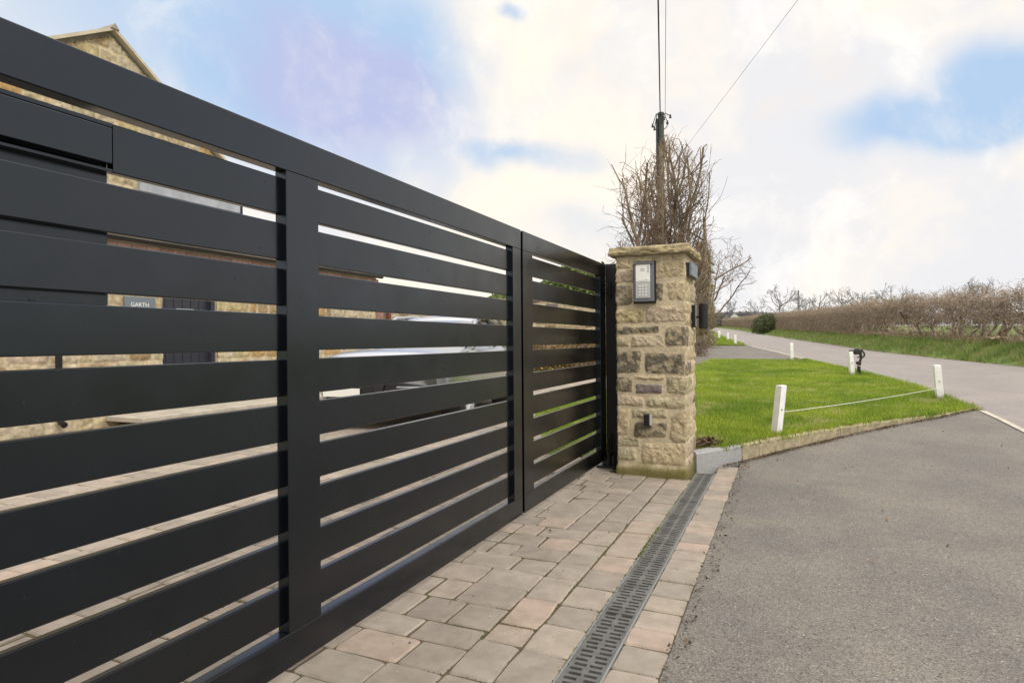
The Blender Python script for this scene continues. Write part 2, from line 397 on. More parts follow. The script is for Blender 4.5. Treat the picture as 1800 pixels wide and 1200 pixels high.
# ------------------------------------------------------------------ lawns, verge
def blades(name, pts, h, wd, mt, lean=.6, label=None, seed=1, zf=None):
    rng = np.random.default_rng(seed); n = len(pts); x, y = pts[:, 0], pts[:, 1]; z = zf(x, y)
    hh = h*(rng.uniform(.45, 1.25, n)); a = rng.uniform(0, 2*np.pi, n); ww = wd*rng.uniform(.6, 1.3, n)
    b = rng.uniform(0, 2*np.pi, n); ln = hh*lean*rng.uniform(.1, 1, n)
    p0 = np.stack([x-np.cos(a)*ww/2, y-np.sin(a)*ww/2, z], 1); p1 = np.stack([x+np.cos(a)*ww/2, y+np.sin(a)*ww/2, z], 1)
    p2 = np.stack([x+np.cos(b)*ln, y+np.sin(b)*ln, z+hh], 1)
    v = np.stack([p0, p1, p2], 1).reshape(-1, 3); f = np.arange(3*n).reshape(-1, 3)
    o = link(name, npmesh(name, v, f), mt); tag(o, label=label, cat='grass', kind='stuff'); return o
def lawn_left(y): return np.interp(y, [5.7, 7, 9, 13.5, 15.5, 21.4], [-2.2, -2.7, -3.6, -5.0, -2.9, -2.9])
def lawn_right(y): return np.where(y < 9.93, np.interp(y, ky, kx), laneL(y)-.03)
def lawnz(x, y):
    a = np.interp(y, [8, 14], [-1.9, -2.9]); s = sm(0, 1, (x-a)/.6); return (T(x, y)+.0)*s+(1-s)*.02
rows = []
for y in list(np.arange(5.95, 10, .15))+list(np.arange(10, 21.4, .4)):
    rows.append((y, float(lawn_left(y)), float(lawn_right(np.array(y)))-(.06 if y < 9.9 else 0)))
sheet('lawn', rows, lambda x, y: lawnz(x, y)-.012, M['turf'], nx=24)
rng = np.random.default_rng(5)
def samp(n, x0, x1, y0, y1, ok, dens=None):
    p = rng.uniform((x0, y0), (x1, y1), (n, 2)); k = ok(p[:, 0], p[:, 1])
    if dens is not None: k &= rng.uniform(0, 1, n) < dens(p[:, 0], p[:, 1])
    return p[k]
ok1 = lambda x, y: (x > lawn_left(y)) & (x < lawn_right(y)-.05) & (y > 5.95) & (y < 21.3)
P = samp(900000, -5.2, 2.3, 5.9, 21.4, ok1, lambda x, y: np.clip(1.25*(7.5/np.maximum(y, 6))**1.3, 0, 1)*np.where(x < -1.8, .35, 1))
blades('lawn_grass', P, .042, .0075, M['lawn'], 1.0, 'short bright green lawn grass beside the stone pillar', 3, lambda x, y: lawnz(x, y)-.014)
# ragged tufts round the lawn's edge and the posts
e = []
for i in range(14000):
    t = rng.uniform(0, 1)
    if t < .35:
        y = rng.uniform(6.0, 9.9); x = float(lawn_right(np.array(y)))-.06+rng.normal(0, .03)
    else:
        y = rng.uniform(9.8, 21.4); x = float(laneL(y))-.04+rng.normal(0, .05)
    if t < .35 or True: e.append((x, y))
for (cx, cy) in ((-.12, 6.92), (2.06, 11.12), (1.3, 15.57), (.15, 21.2)):
    for i in range(420): e.append((cx+rng.normal(0, .07), cy+rng.normal(0, .07)))
blades('edge_grass', np.array(e), .085, .009, M['lawn'], .9, 'longer ragged grass along the lawn edge', 4, lambda x, y: lawnz(x, y)-.02)
# far lawn beyond the side drive
def farl(y): return np.full_like(np.asarray(y, float), -14.0)
def farr(y): return np.minimum(laneL(y)-.05, -1.9-(np.asarray(y)-33.0)*.14+.0)
rows = [(y, -14, float(farr(y))) for y in np.arange(33.2, 70, 1.0)]
sheet('lawn_beyond', rows, lambda x, y: T(x, y)+.03, M['turf'], nx=8)
P = samp(160000, -13, -1.9, 33.2, 62, lambda x, y: x < farr(y), lambda x, y: (33/y)**2)
blades('far_lawn_grass', P, .11, .03, M['lawn'], .8, 'bright green grass of the farther lawn past the side drive', 6, lambda x, y: T(x, y)+.02)
# verge bank on the far side of the lane
def vz(x, y): return D(x, y)+bankh(x, y)
rows = [(y, float(laneR(y))-.05, float(laneR(y))+4.5) for y in list(np.arange(-6, 60, .8))+list(np.arange(60, 200, 4.0))]
def vzs(x, y): return vz(x, y)+.01*np.sin(x*7+y*3)+.05*fbm(x*1.3, y*1.3, 5)
sheet('verge', rows, lambda x, y: vzs(x, y)-.02*(x < laneR(y)), M['bank'], nx=18)
def vok(x, y): return (x > laneR(y)+.02) & (x < laneR(y)+2.2)
P = samp(1500000, -9, 9, 10, 90, vok, lambda x, y: np.clip((16/np.maximum(y, 8))**1.4, 0, 1))
cl = fbm(P[:, 0]*2.2, P[:, 1]*2.2, 8)+.5
P = P[rng.uniform(0, 1, len(P)) < np.clip((cl-.28)*3.2, .08, 1)*np.clip((P[:, 0]-laneR(P[:, 1]))*3.5+.15, 0, 1)]
blades('verge_grass', P, .16, .017, M['verge'], 1.1, 'tufted green grass on the bank across the lane', 7, vzs)
P = samp(420000, -9, 9, 12, 90, lambda x, y: (x > laneR(y)+1.0) & (x < laneR(y)+3.0), lambda x, y: np.clip((18/np.maximum(y, 8))**1.3, 0, 1)*np.exp(-((x-laneR(y)-1.9)/.5)**2))
blades('dry_grass', P, .34, .014, M['straw'], .9, 'pale dry grass and dead stalks under the hedge', 8, vzs)
# leaf and grit litter along the kerb and the lane edge
def litter(name, pts, zf, sz, mt, label, seed):
    r = np.random.default_rng(seed); n = len(pts); c = np.stack([pts[:, 0], pts[:, 1], zf(pts[:, 0], pts[:, 1])+.004+r.uniform(0, .01, n)], 1)
    a = r.uniform(0, 6.28, n); s = sz*r.uniform(.4, 1.4, n); u = np.stack([np.cos(a)*s, np.sin(a)*s, r.normal(0, .4, n)*s], 1); w = np.stack([-np.sin(a)*s*.6, np.cos(a)*s*.6, r.normal(0, .4, n)*s], 1)
    v = np.stack([c-u, c-w, c+u, c+w], 1).reshape(-1, 3)
    o = link(name, npmesh(name, v, np.arange(4*n).reshape(-1, 4)), mt); tag(o, label=label, cat='litter', kind='stuff')
M['debris'] = mat('dead_leaf', (.10, .065, .035), .9, island=.7)
e = []
for i in range(5200):
    y = rng.uniform(5.9, 9.9); x = float(np.interp(y, ky, kx))+abs(rng.normal(0, .035))+.015
    if rng.uniform() < .3+.7*vn(np.array(y*4), np.array(1.0), 3): e.append((x+.02, y))
for i in range(5000):
    y = rng.uniform(12, 50); e.append((float(laneR(y))+rng.normal(0, .07), y))
for i in range(500): e.append((-.37+rng.normal(0, .03), rng.uniform(.5, 6.2)))
litter('leaf_litter', np.array(e), lambda x, y: D(x, y)+.004, .007, M['debris'], 'thin line of dead leaves and grit along the kerb', 3)
M['grit'] = mat('loose_grit', (.26, .24, .21), .9, island=.6)
P = np.concatenate([samp(900, -.35, 3.2, .8, 9.5, lambda x, y: x < laneL(y)), samp(160, -1.5, -.75, 1.0, 5.2, lambda x, y: x > -9)])
litter('loose_grit', P, lambda x, y: D(x, y), .0048, M['grit'], 'scattered small stones and crumbs lying on the drive tarmac', 23)
P = samp(120, -1.5, 3.0, 1.0, 9.0, lambda x, y: x < laneL(y))
litter('fallen_leaves', P, lambda x, y: D(x, y)+.002, .010, M['debris'], 'few small dead leaves scattered over the drive and blocks', 24)
P = np.stack([rng.normal(-.70, .07, 500), rng.normal(6.12, .10, 500)], 1); P = P[(P[:, 0] < lawn_right(P[:, 1])-.08) & (P[:, 1] > 5.98)]
litter('soil_patch', P, lambda x, y: lawnz(x, y)+.02, .022, M['debris'], 'bare brown soil patch at the lawn corner against the pillar', 5)

# ------------------------------------------------------------------ kerb
def kerb(name, pts, hz, mt, w=.10, gap=0.0, rough=.006, seed=2):
    mb = MB(); r = random.Random(seed)
    for i in range(len(pts)-1):
        a = Vector(pts[i]); b = Vector(pts[i+1]); t = (b-a).normalized(); n = Vector((-t.y, t.x)); a = a+t*gap; b = b-t*gap
        v = []; ns = max(2, int((b-a).length/.06)); 
        for k in range(ns+1):
            p = a+(b-a)*(k/ns); zt = float(lawnz(np.array(p.x-.0), np.array(p.y)))+.012 if hz is None else hz
            zt = max(zt, float(D(p.x, p.y))+.012)
            j = lambda: r.uniform(-rough, rough)
            v += [(p.x+j(), p.y+j(), -.05), (p.x+j(), p.y+j(), zt-.018), (p.x+n.x*.015+j(), p.y+n.y*.015+j(), zt+j()), (p.x+n.x*w, p.y+n.y*w, zt+j()), (p.x+n.x*w, p.y+n.y*w, -.05)]
        f = []
        for k in range(ns):
            for m in range(4): q = k*5+m; f.append((q, q+1, q+6, q+5))
        f.append((0, 1, 2, 3, 4)); e_ = ns*5; f.append((e_+4, e_+3, e_+2, e_+1, e_))
        mb.add(v, f)
    o = mb.build(name, mt); tag(o, kind='structure'); return o
kerb('granite_kerb', [(-.74, 5.68), (-.405, 6.235)], .165, M['granite'], rough=.001)
kp = []
dist = np.cumsum([0]+[math.dist(KERB[i], KERB[i+1]) for i in range(1, len(KERB)-1)])
s_ = 0.0; rr = random.Random(3)
while s_ < dist[-1]:
    kp.append((float(np.interp(s_, dist, kx[1:])), float(np.interp(s_, dist, ky[1:])))); s_ += rr.choice((.2, .28, .45, .62, .7))
kp.append(KERB[-1])
kerb('sandstone_kerb', kp, None, M['sandkerb'], gap=.004)

# ------------------------------------------------------------------ block paving
def pavers():
    r = np.random.default_rng(11); B = []
    def col(x0, x1, y0, y1, lens):
        y = y0+r.uniform(-.1, 0)
        while y < y1:
            l = r.choice(lens); B.append((x0, y, x1, min(y+l, y1+.05))); y += l
    col(-.585, -.405, -2.6, 5.95, (.19, .19, .17, .15))        # single course between drain and asphalt
    col(-.925, -.735, -2.6, 5.28, (.24, .27, .20, .23))        # two courses inside the drain
    col(-1.10, -.925, -2.6, 5.28, (.20, .27, .23, .16))
    y = -2.6                                                   # the rest laid in courses across the drive
    while y < 22.5:
        w = r.choice((.19, .19, .165, .215)); x = -1.10 if y < 5.25 else -1.42
        if y > 5.25 and y < 22: x = float(np.interp(y, [5.25, 5.8, 5.81, 7, 9, 13.5, 14.2, 15], [-1.42, -1.42, -2.1, -2.6, -3.5, -4.9, -4.9, -2.9]))
        x -= r.uniform(0, .03)*(y > 5.25)
        while x > -8.6:
            l = r.choice((.15, .2, .23, .28, .28)); B.append((x-l, y, x, y+w)); x -= l
        y += w
    B = np.array(B); n = len(B)
    cx = (B[:, 0]+B[:, 2])/2; cy = (B[:, 1]+B[:, 3])/2; hx = (B[:, 2]-B[:, 0])/2-.0038; hy = (B[:, 3]-B[:, 1])/2-.0038
    rot = r.normal(0, .012, n); zt = r.normal(0, .0018, n); tx = r.normal(0, .010, n); ty = r.normal(0, .010, n)
    sx_ = np.array([1, 1, 1, -1, -1, -1, -1, -1, -1, 1, 1, 1.]); sy_ = np.array([-1, 1, 1, 1, 1, 1, 1, -1, -1, -1, -1, -1.])
    # outline with cut corners and one extra point per side
    ox = []; oy = []
    c1, c2 = .016, .005
    pts = []
    for (a, b, da, db) in ((1, -1, 0, 1), (1, 0, 0, 0), (1, 1, 0, -1), (1, 1, -.35, -.35), (1, 1, -1, 0), (0, 1, 0, 0), (-1, 1, 1, 0), (-1, 1, .35, -.35), (-1, 1, 0, -1), (-1, 0, 0, 0), (-1, -1, 0, 1), (-1, -1, .35, .35), (-1, -1, 1, 0), (0, -1, 0, 0), (1, -1, -1, 0), (1, -1, -.35, .35)):
        pts.append((a, b, da, db))
    K = len(pts); cut = r.uniform(.005, .014, n)
    V = np.zeros((n, 3, K, 3)); J = r.normal(0, .0016, (n, K, 2))
    for k, (a, b, da, db) in enumerate(pts):
        for ring, (ins, dz) in enumerate(((0, -.045), (0, -.007), (.007, 0))):
            X = a*(hx-ins)+da*cut*(1 if ring < 2 else .9); Y = b*(hy-ins)+db*cut*(1 if ring < 2 else .9)
            X = X+J[:, k, 0]; Y = Y+J[:, k, 1]
            V[:, ring, k, 0] = cx+X*np.cos(rot)-Y*np.sin(rot); V[:, ring, k, 1] = cy+X*np.sin(rot)+Y*np.cos(rot)
            V[:, ring, k, 2] = dz+zt+(X*tx+Y*ty)*(ring > 0)
    V = V.reshape(-1, 3); me = bpy.data.meshes.new('block_paving'); F = []
    for i in range(n):
        b = i*3*K
        for q in range(2):
            for k in range(K): F.append((b+q*K+k, b+q*K+(k+1) % K, b+(q+1)*K+(k+1) % K, b+(q+1)*K+k))
        F.append(tuple(range(b+2*K, b+3*K)))
    me.from_pydata(V.tolist(), [], F); me.update()
    o = link('block_paving', me, M['paver']); tag(o, kind='structure')
pavers()
mb = MB(); mb.box(-8.7, -.736, -3, 5.9, -.08, -.0065); mb.box(-.580, -.406, -3, 5.95, -.08, -.0064); mb.box(-8.7, -1.36, 5.9, 6.1, -.08, -.0067); mb.box(-8.7, -1.9, 6.1, 22.7, -.08, -.0063)
tag(mb.build('paving_bed', M['grout']), kind='structure')
# moss and weeds in the joints beside the drain
e = [(-.735+rng.normal(0, .006), rng.uniform(3.3, 3.9)) for i in range(700)]+[(-.735+rng.normal(0, .004), rng.uniform(1.5, 5.2)) for i in range(700)]
e += [(rng.uniform(-1.36, -.76), 5.285+rng.normal(0, .012)) for i in range(900)]
M['moss'] = mat('moss', (.13, .15, .03), .9, island=.5)
P = samp(120000, -2.4, -.41, .9, 5.4, lambda x, y: ((x < -.736) | (x > -.58)) & (fbm(x*2.2, y*2.2, 71) > -.04))
M['moss2'] = mat('joint_moss', (.085, .085, .03), .95, island=.6)
blades('joint_moss', P, .0052, .006, M['moss2'], 1.0, 'brownish moss growing in the joints of the block paving', 14, lambda x, y: x*0-.0068)
blades('moss', np.array(e), .010, .007, M['moss'], 1.2, 'green moss in the joint beside the drain and pillar foot', 12, lambda x, y: x*0-.006)

# ------------------------------------------------------------------ drain
dr = empty('drainage_channel', (-.658, 2, 0), 0, 'long grey slotted drain channel running across the drive entrance', 'drain')
def dpart(name, mb, mt, w=0):
    for i, v in enumerate(mb.v): mb.v[i] = (v[0]+.658, v[1]-2, v[2])
    o = mb.build(name, mt, dr)
    return o
fr = MB(); fr.box(-.735, -.727, -2.6, 5.66, -.08, -.001); fr.box(-.589, -.581, -2.6, 5.66, -.08, -.001)
dpart('frame', fr, M['metal'])
tr = MB(); tr.box(-.727, -.589, -2.6, 5.66, -.09, -.075); dpart('trough', tr, M['trough'])
def grate(y0, y1):
    g = MB(); zt, zb = -.004, -.024
    g.box(-.7265, -.716, y0, y1, zb, zt); g.box(-.6635, -.6525, y0, y1, zb, zt); g.box(-.600, -.5895, y0, y1, zb, zt)
    p = .034; n = int((y1-y0)/p)
    for k in range(n):
        y = y0+k*p
        for (a, b, o) in ((-.716, -.6635, 0), (-.6525, -.600, 1)):
            g.box(a, b, y, y+.017, zb, zt-.0003)
            if (k+o) % 2: g.box(a, a+.007, y+.017, y+p, zb, zt-.0006)
            else: g.box(b-.007, b, y+.017, y+p, zb, zt-.0006)
    g.box(-.7265, -.5895, y1-.004, y1-.001, zb, zt+.0001)
    return g
y = -2.4
while y < 5.6:
    dpart('grating', grate(y, min(y+1.0, 5.655)), M['grate']); y += 1.002

# ------------------------------------------------------------------ masonry skin
TONES = {'tan': (.47, .388, .25), 'pale': (.49, .42, .30), 'pink': (.44, .355, .26), 'olive': (.41, .36, .235), 'yellow': (.45, .37, .21), 'dark': (.16, .14, .105), 'purple': (.20, .165, .165), 'brown': (.33, .24, .14), 'orange': (.45, .30, .14), 'mort': (.53, .45, .31)}
def skin(U, Z, stones, seed=0, depth=.009, rough=.0125, mort='mort'):
    h = fbm(U*30, Z*30, seed)*.004+fbm(U*4, Z*4, seed+50)*.006; c = np.ones(U.shape+(3,))*np.array(TONES[mort])*(1+.35*fbm(U*8, Z*8, seed+9))[..., None]
    wu = U+.022*fbm(U*11, Z*11, seed+1)+.006*fbm(U*45, Z*45, seed+11); wz = Z+.022*fbm(U*11, Z*11, seed+2)+.006*fbm(U*45, Z*45, seed+12)
    r = random.Random(seed)
    f1 = fbm(U*14, Z*14, seed+3, 5); f2 = fbm(U*38, Z*38, seed+4, 4); f3 = fbm(U*24, Z*24, seed+6, 5)
    for s in stones:
        u0, z0, u1, z1, tn = s[:5]; m = (U > u0-.04) & (U < u1+.04) & (Z > z0-.04) & (Z < z1+.04)
        if not m.any(): continue
        u, z = wu[m], wz[m]; cx, cz = (u0+u1)/2, (z0+z1)/2; hx, hz = (u1-u0)/2, (z1-z0)/2
        rad = min(hx, hz)*r.uniform(.25, .6); sk = r.uniform(-.10, .10)
        dx = np.abs(u-cx+(z-cz)*sk)-(hx-rad); dz = np.abs(z-cz+(u-cx)*r.uniform(-.04, .04))-(hz-rad)
        sdv = np.hypot(np.maximum(dx, 0), np.maximum(dz, 0))+np.minimum(np.maximum(dx, dz), 0)-rad
        k = sm(.002, -.009, sdv); dome = sm(0, -.03, sdv)
        tilt = (u-cx)*r.uniform(-.06, .06)+(z-cz)*r.uniform(-.05, .05)
        hh = depth*(.35+.65*dome)*r.uniform(.7, 1.3)+rough*(1.9*f1[m]*dome+1.1*f2[m])+tilt*.5
        h[m] = h[m]*(1-k)+hh*k
        t = np.array(TONES[tn])*r.uniform(.88, 1.12); cc = np.ones((m.sum(), 3))*t*(1+.45*f1[m])[:, None]
        if tn in ('dark', 'purple'):
            q = sm(-.03, .10, f3[m]+.05)[:, None]; cc = cc*(1-.55*q)+np.array(TONES['tan' if tn == 'dark' else 'purple'])*1.0*.55*q
        else:
            q = sm(.11, .24, f3[m]+r.uniform(-.06, .04))[:, None]*.55; cc = cc*(1-q)+np.array((.19, .16, .10))*q
        c[m] = c[m]*(1-k[:, None])+cc*k[:, None]
    return h, c

# ------------------------------------------------------------------ gate pillar
PX0, PX1, PY0, PY1 = -1.365, -.77, 5.31, 5.90
pil = empty('gate_pillar', (-1.068, 5.6, 0), 0, 'square rubble sandstone gate pillar carrying the intercom, with a slab cap', 'pillar')
def pillar():
    w = PX1-PX0; d = PY1-PY0
    # perimeter: front 0..w, right side w..w+d, back, left
    per = [(0, w), (w, w+d), (w+d, 2*w+d), (2*w+d, 2*w+2*d)]
    st = []
    X = lambda xc: (xc-58)/335.0*w
    Zz = lambda yc: 1.83-(yc-95)*.001726
    R = [(50,88,138,132,'tan'),(143,78,283,108,'olive'),(288,78,372,106,'tan'),
         (50,137,150,205,'pink'),(246,110,386,187,'tan'),(246,205,288,300,'dark'),
         (46,212,140,316,'dark'),(50,330,200,405,'yellow'),(206,322,398,404,'pink'),
         (52,415,268,458,'dark'),(54,470,126,518,'olive'),(138,466,290,522,'pale'),
         (58,535,182,652,'dark'),(198,545,392,655,'dark'),(58,665,140,745,'dark'),(150,660,292,684,'tan'),(154,697,284,752,'purple'),
         (58,760,195,815,'pink'),(208,762,400,820,'olive'),(58,824,122,962,'tan'),(134,824,306,872,'olive'),(146,886,302,968,'dark'),
         (58,968,170,1018,'olive'),(182,986,398,1096,'tan'),(58,1022,152,1086,'olive'),(300,1102,398,1148,'tan')]
    for a, b, c, d_, t in R: st.append((X(a), Zz(d_)+.004, X(c), Zz(b)-.004, t))
    # quoins that turn the front right corner
    for (b, d_, ext0, ext1, t) in ((198, 302, 310, .16, 'tan'), (418, 522, 298, .20, 'dark'), (662, 752, 300, .12, 'olive'), (828, 984, 320, .22, 'tan')):
        st.append((X(ext0), Zz(d_)+.004, w+ext1, Zz(b)-.004, t))
    r = random.Random(8)
    def courses(p0, p1, used, zs=.06):
        z = .02
        while z < 1.80:
            hgt = r.choice((.07, .10, .13, .16, .19)); z1 = min(z+hgt, 1.83); p = p0+r.uniform(0, .02)
            while p < p1-.04:
                l = r.choice((.12, .17, .24, .3)); q = min(p+l, p1-.01)
                if p1-q < .08: q = p1-.01
                if not any(p < s[2] and q > s[0] and z < s[3] and z1 > s[1] for s in used):
                    st.append((p+.006, z+.006, q-.006, z1-.006, r.choice(('tan', 'pink', 'pale', 'tan', 'olive', 'brown', 'tan', 'dark'))))
                p = q
            z = z1
    q = [s for s in st if s[2] > w+.01]
    # side face courses filled round the quoins
    zc = sorted(set([.02]+[s[1] for s in q]+[s[3] for s in q]+[1.82]))
    for i in range(len(zc)-1):
        z0, z1 = zc[i], zc[i+1]
        if z1-z0 < .03: continue
        qs = [s for s in q if s[1] < (z0+z1)/2 < s[3]]
        start = max([s[2] for s in qs], default=w-.015)+.012
        nrow = max(1, round((z1-z0)/.13)); 
        for k in range(nrow):
            a = z0+(z1-z0)*k/nrow; b = z0+(z1-z0)*(k+1)/nrow; p = start
            while p < w+d-.05:
                l = r.choice((.14, .2, .28)); e_ = min(p+l, w+d-.0)
                if w+d-e_ < .09: e_ = w+d
                st.append((p+.004, a+.006, e_-.006, b-.006, r.choice(('tan', 'pink', 'pale', 'tan', 'olive', 'dark', 'tan')))); p = e_
    courses(w+d, 2*w+2*d, [])
    def face(p0, p1, dp, dz):
        U, Z = np.meshgrid(np.arange(p0, p1+dp*.5, dp), np.arange(-.02, 1.875, dz)); h, c = skin(U, Z, st, 20)
        base = sm(.10, .045, Z+.02*fbm(U*9, Z*9, 77)); h = h*(1-base)+base*(.014+.004*fbm(U*20, Z*20, 5))   # rendered foot
        c = c*(1-base[..., None])+np.array((.30, .25, .14))*base[..., None]
        ms = sm(.15, .02, Z+.12*fbm(U*12, Z*12, 78))*.75; c = c*(1-ms[..., None])+np.array((.14, .13, .035))*ms[..., None]
        top = sm(.35, .62, fbm(U*5, Z*5, 79)+.5)*.25; c = c*(1-top[..., None])+np.array((.30, .29, .13))*top[..., None]
        return U, Z, h, c
    tot = 2*(w+d); parts_ = []
    U = np.concatenate([np.arange(0, w+d, .0034), np.arange(w+d, tot, .012), [tot]])
    Zv = np.arange(-.02, 1.872, .0036); U, Z = np.meshgrid(U, Zv)
    h, c = skin(U, Z, st, 20)
    base = sm(.105, .05, Z+.02*fbm(U*9, Z*9, 77)); h = h*(1-base)+base*(.016+.004*fbm(U*20, Z*20, 5))
    c = c*(1-base[..., None])+np.array((.30, .25, .14))*base[..., None]
    ms = sm(.16, .01, Z+.14*fbm(U*12, Z*12, 78))*.8; c = c*(1-ms[..., None])+np.array((.13, .12, .03))*ms[..., None]
    c = c*(1+.12*fbm(U*3, Z*3, 79))[..., None]
    rc = .018   # soft arris
    def pos(p):
        x = np.where(p < w, PX0+p, np.where(p < w+d, PX1, np.where(p < 2*w+d, PX1-(p-w-d), PX0)))
        y = np.where(p < w, PY0, np.where(p < w+d, PY0+(p-w), np.where(p < 2*w+d, PY1, PY1-(p-2*w-d))))
        # normal blended near the corners
        ang = -np.pi/2+np.pi/2*(sm(w-rc, w+rc, p)+sm(w+d-rc, w+d+rc, p)+sm(2*w+d-rc, 2*w+d+rc, p))
        ang = np.where(p < rc, -np.pi/2-np.pi/4*(1-sm(-rc, rc, p))*2*1.0, ang)
        ang = np.where(p > tot-rc, np.pi+np.pi/2*sm(tot-rc, tot+rc, p)*1.0, ang)
        # pull the arris in
        dc = np.minimum.reduce([np.abs(p-q_) for q_ in (0, w, w+d, 2*w+d, tot)])
        pull = .008*(1-sm(0, rc, dc))
        return x, y, np.cos(ang), np.sin(ang), pull
    x, y, nx_, ny_, pull = pos(U)
    h = h-pull-.009
    V = np.stack([x+nx_*h+1.068, y+ny_*h-5.6, Z], -1).reshape(-1, 3); nc = U.shape[1]
    i = (np.arange(U.shape[0]-1)[:, None]*nc+np.arange(nc-1)[None, :]).ravel()
    me = npmesh('stonework', V, np.stack([i, i+1, i+nc+1, i+nc], 1)); tone_attr(me, c.reshape(-1, 3))
    smooth(link('stonework', me, M['stone'], pil))
    # cap slab: irregular riven edges
    n = 60; k = 5; V = []; F = []
    cx, cy = 0, 0; hw, hd = .338, .335
    ring = []
    for i in range(4*n):
        s, t = divmod(i, n); t = t/n*2-1
        ring.append([(t*hw, -hd), (hw, t*hd), (-t*hw, hd), (-hw, -t*hd)][s])
    ring = np.array(ring); ang = np.arange(4*n)/ (4*n)*2*np.pi
    rr_ = np.array([math.hypot(a, b) for a, b in ring]); ux = ring/rr_[:, None]
    prof = [(-.035, 1.872), (-.006, 1.876), (.0, 1.888), (.003, 1.90), (.002, 1.915), (.0, 1.930), (-.012, 1.943), (-.06, 1.950)]
    for q, (o_, z) in enumerate(prof):
        t = np.arange(4*n)*.09
        j = fbm(t*1.3, np.full(4*n, q*.45), 31, 5)*.055; jz = fbm(t*1.1, np.full(4*n, q*.2+9), 33, 5)*.030
        p = ring+ux*(o_+j)[:, None]
        V += [(a, b, z+c_) for (a, b), c_ in zip(p, jz)]
    m = 4*n
    for q in range(len(prof)-1):
        for i in range(m): F.append((q*m+i, q*m+(i+1) % m, (q+1)*m+(i+1) % m, (q+1)*m+i))
    cidx = len(V); V.append((0, 0, 1.985)); e_ = (len(prof)-1)*m
    for i in range(m): F.append((e_+i, e_+(i+1) % m, cidx))
    F.append(tuple(reversed(range(m))))
    me = bpy.data.meshes.new('cap'); me.from_pydata(V, [], F); me.update(); link('cap_slab', me, M['cap'], pil)
pillar()

# ------------------------------------------------------------------ fittings on the pillar
def local(mb, o): 
    for i, v in enumerate(mb.v): mb.v[i] = (v[0]-o[0], v[1]-o[1], v[2]-o[2])
    return mb
O = (-1.105, 5.30, 1.64); ic = empty('intercom', O, 0, 'silver keypad intercom in a dark grey housing high on the pillar front', 'intercom')
x0, x1, z0, z1 = -1.19, -1.024, 1.476, 1.806
bev(local(MB().box(x0, x1, 5.262, 5.31, z0, z1), O).build('housing', M['frame'], ic), .006)
bev(local(MB().box(x0-.012, x1+.012, 5.30, 5.318, z0-.012, z1+.012), O).build('back_plate', M['black'], ic), .003)
bev(local(MB().box(x0+.017, x1-.028, 5.257, 5.263, 1.643, z1-.016), O).build('speaker_panel', M['steel'], ic), .002)
bev(local(MB().box(x0+.017, x1-.028, 5.2565, 5.263, z0+.03, 1.640), O).build('keypad_panel', M['steeld'], ic), .002)
hood = MB(); hood.box(x0, x1, 5.248, 5.262, z1-.012, z1); local(hood, O).build('rain_hood', M['frame'], ic)
for r_ in range(4):
    for c_ in range(3):
        kx_ = -1.148+c_*.026; kz_ = 1.598-r_*.025
        bev(local(MB().box(kx_, kx_+.016, 5.2525, 5.2575, kz_, kz_+.014), O).build('key', M['key'], ic), .0015)
t = MB()
for r_ in range(5): t.box(-1.075, -1.060, 5.2562, 5.2572, 1.768-r_*.012, 1.772-r_*.012)
local(t, O).build('speaker_slots', M['black'], ic)
t = MB()
for r_ in range(3): t.box(-1.135+.006*(r_ % 2), -1.098, 5.2562, 5.2572, 1.752-r_*.010, 1.755-r_*.010)
local(t, O).build('printed_mark', M['frame'], ic)
local(MB().box(-1.162, -1.095, 5.2550, 5.2575, 1.655, 1.672), O).build('name_strip', M['letters'], ic)
local(MB().tube([(-1.078, 5.258, 1.668), (-1.078, 5.251, 1.668)], .0085, 16), O).build('call_button', M['steel'], ic)

O = (-1.08, 5.29, .485); pc = empty('photocell', O, 0, 'small black gate sensor box low on the front of the pillar', 'sensor')
bev(local(MB().box(-1.112, -1.066, 5.245, 5.31, .437, .530), O).build('housing', M['dkbox'], pc), .004)
bev(local(MB().box(-1.066, -1.054, 5.255, 5.31, .439, .528), O).build('side_cover', M['steeld'], pc), .003)
local(MB().box(-1.106, -1.072, 5.243, 5.246, .444, .524), O).build('lens', M['gutter'], pc)

O = (-.75, 5.72, 1.36); wl = empty('wall_light', O, 0, 'black up and down cylinder lamp on the pillar side beneath the slate plaque', 'wall light')
bev(local(MB().box(-.775, -.742, 5.665, 5.775, 1.262, 1.46), O).build('back_plate', M['black'], wl), .003)
bev(local(MB().box(-.743, -.7415+.002, 5.672, 5.768, 1.268, 1.454), O).build('front_plate', M['metal'], wl), .001)
local(MB().tube([(-.742, 5.72, 1.352), (-.69, 5.72, 1.352)], .010, 10), O).build('arm', M['black'], wl)
cyl = local(MB().tube([(-.678, 5.72, 1.250), (-.678, 5.72, 1.254), (-.678, 5.72, 1.468), (-.678, 5.72, 1.472)], [.036, .040, .040, .036], 32), O)
smooth(cyl.build('shade', M['black'], wl)).data.shade_flat()
bev(wl.children[-1], .001)

O = (-.76, 5.55, 1.745); pq = empty('slate_plaque', O, 0, 'blue grey slate name plaque fixed to the right side of the pillar', 'plaque')
bev(local(MB().box(-.745, -.728, 5.345, 5.75, 1.690, 1.80), O).build('plate', M['slate'], pq), .002)
bev(local(MB().box(-.785, -.7455, 5.335, 5.755, 1.683, 1.795), O).build('back_plate', M['black'], pq), .002)
for yy in (5.37, 5.735):
    local(MB().tube([(-.728, yy, 1.742), (-.7255, yy, 1.742)], .009, 12), O).build('screw', M['black'], pq)

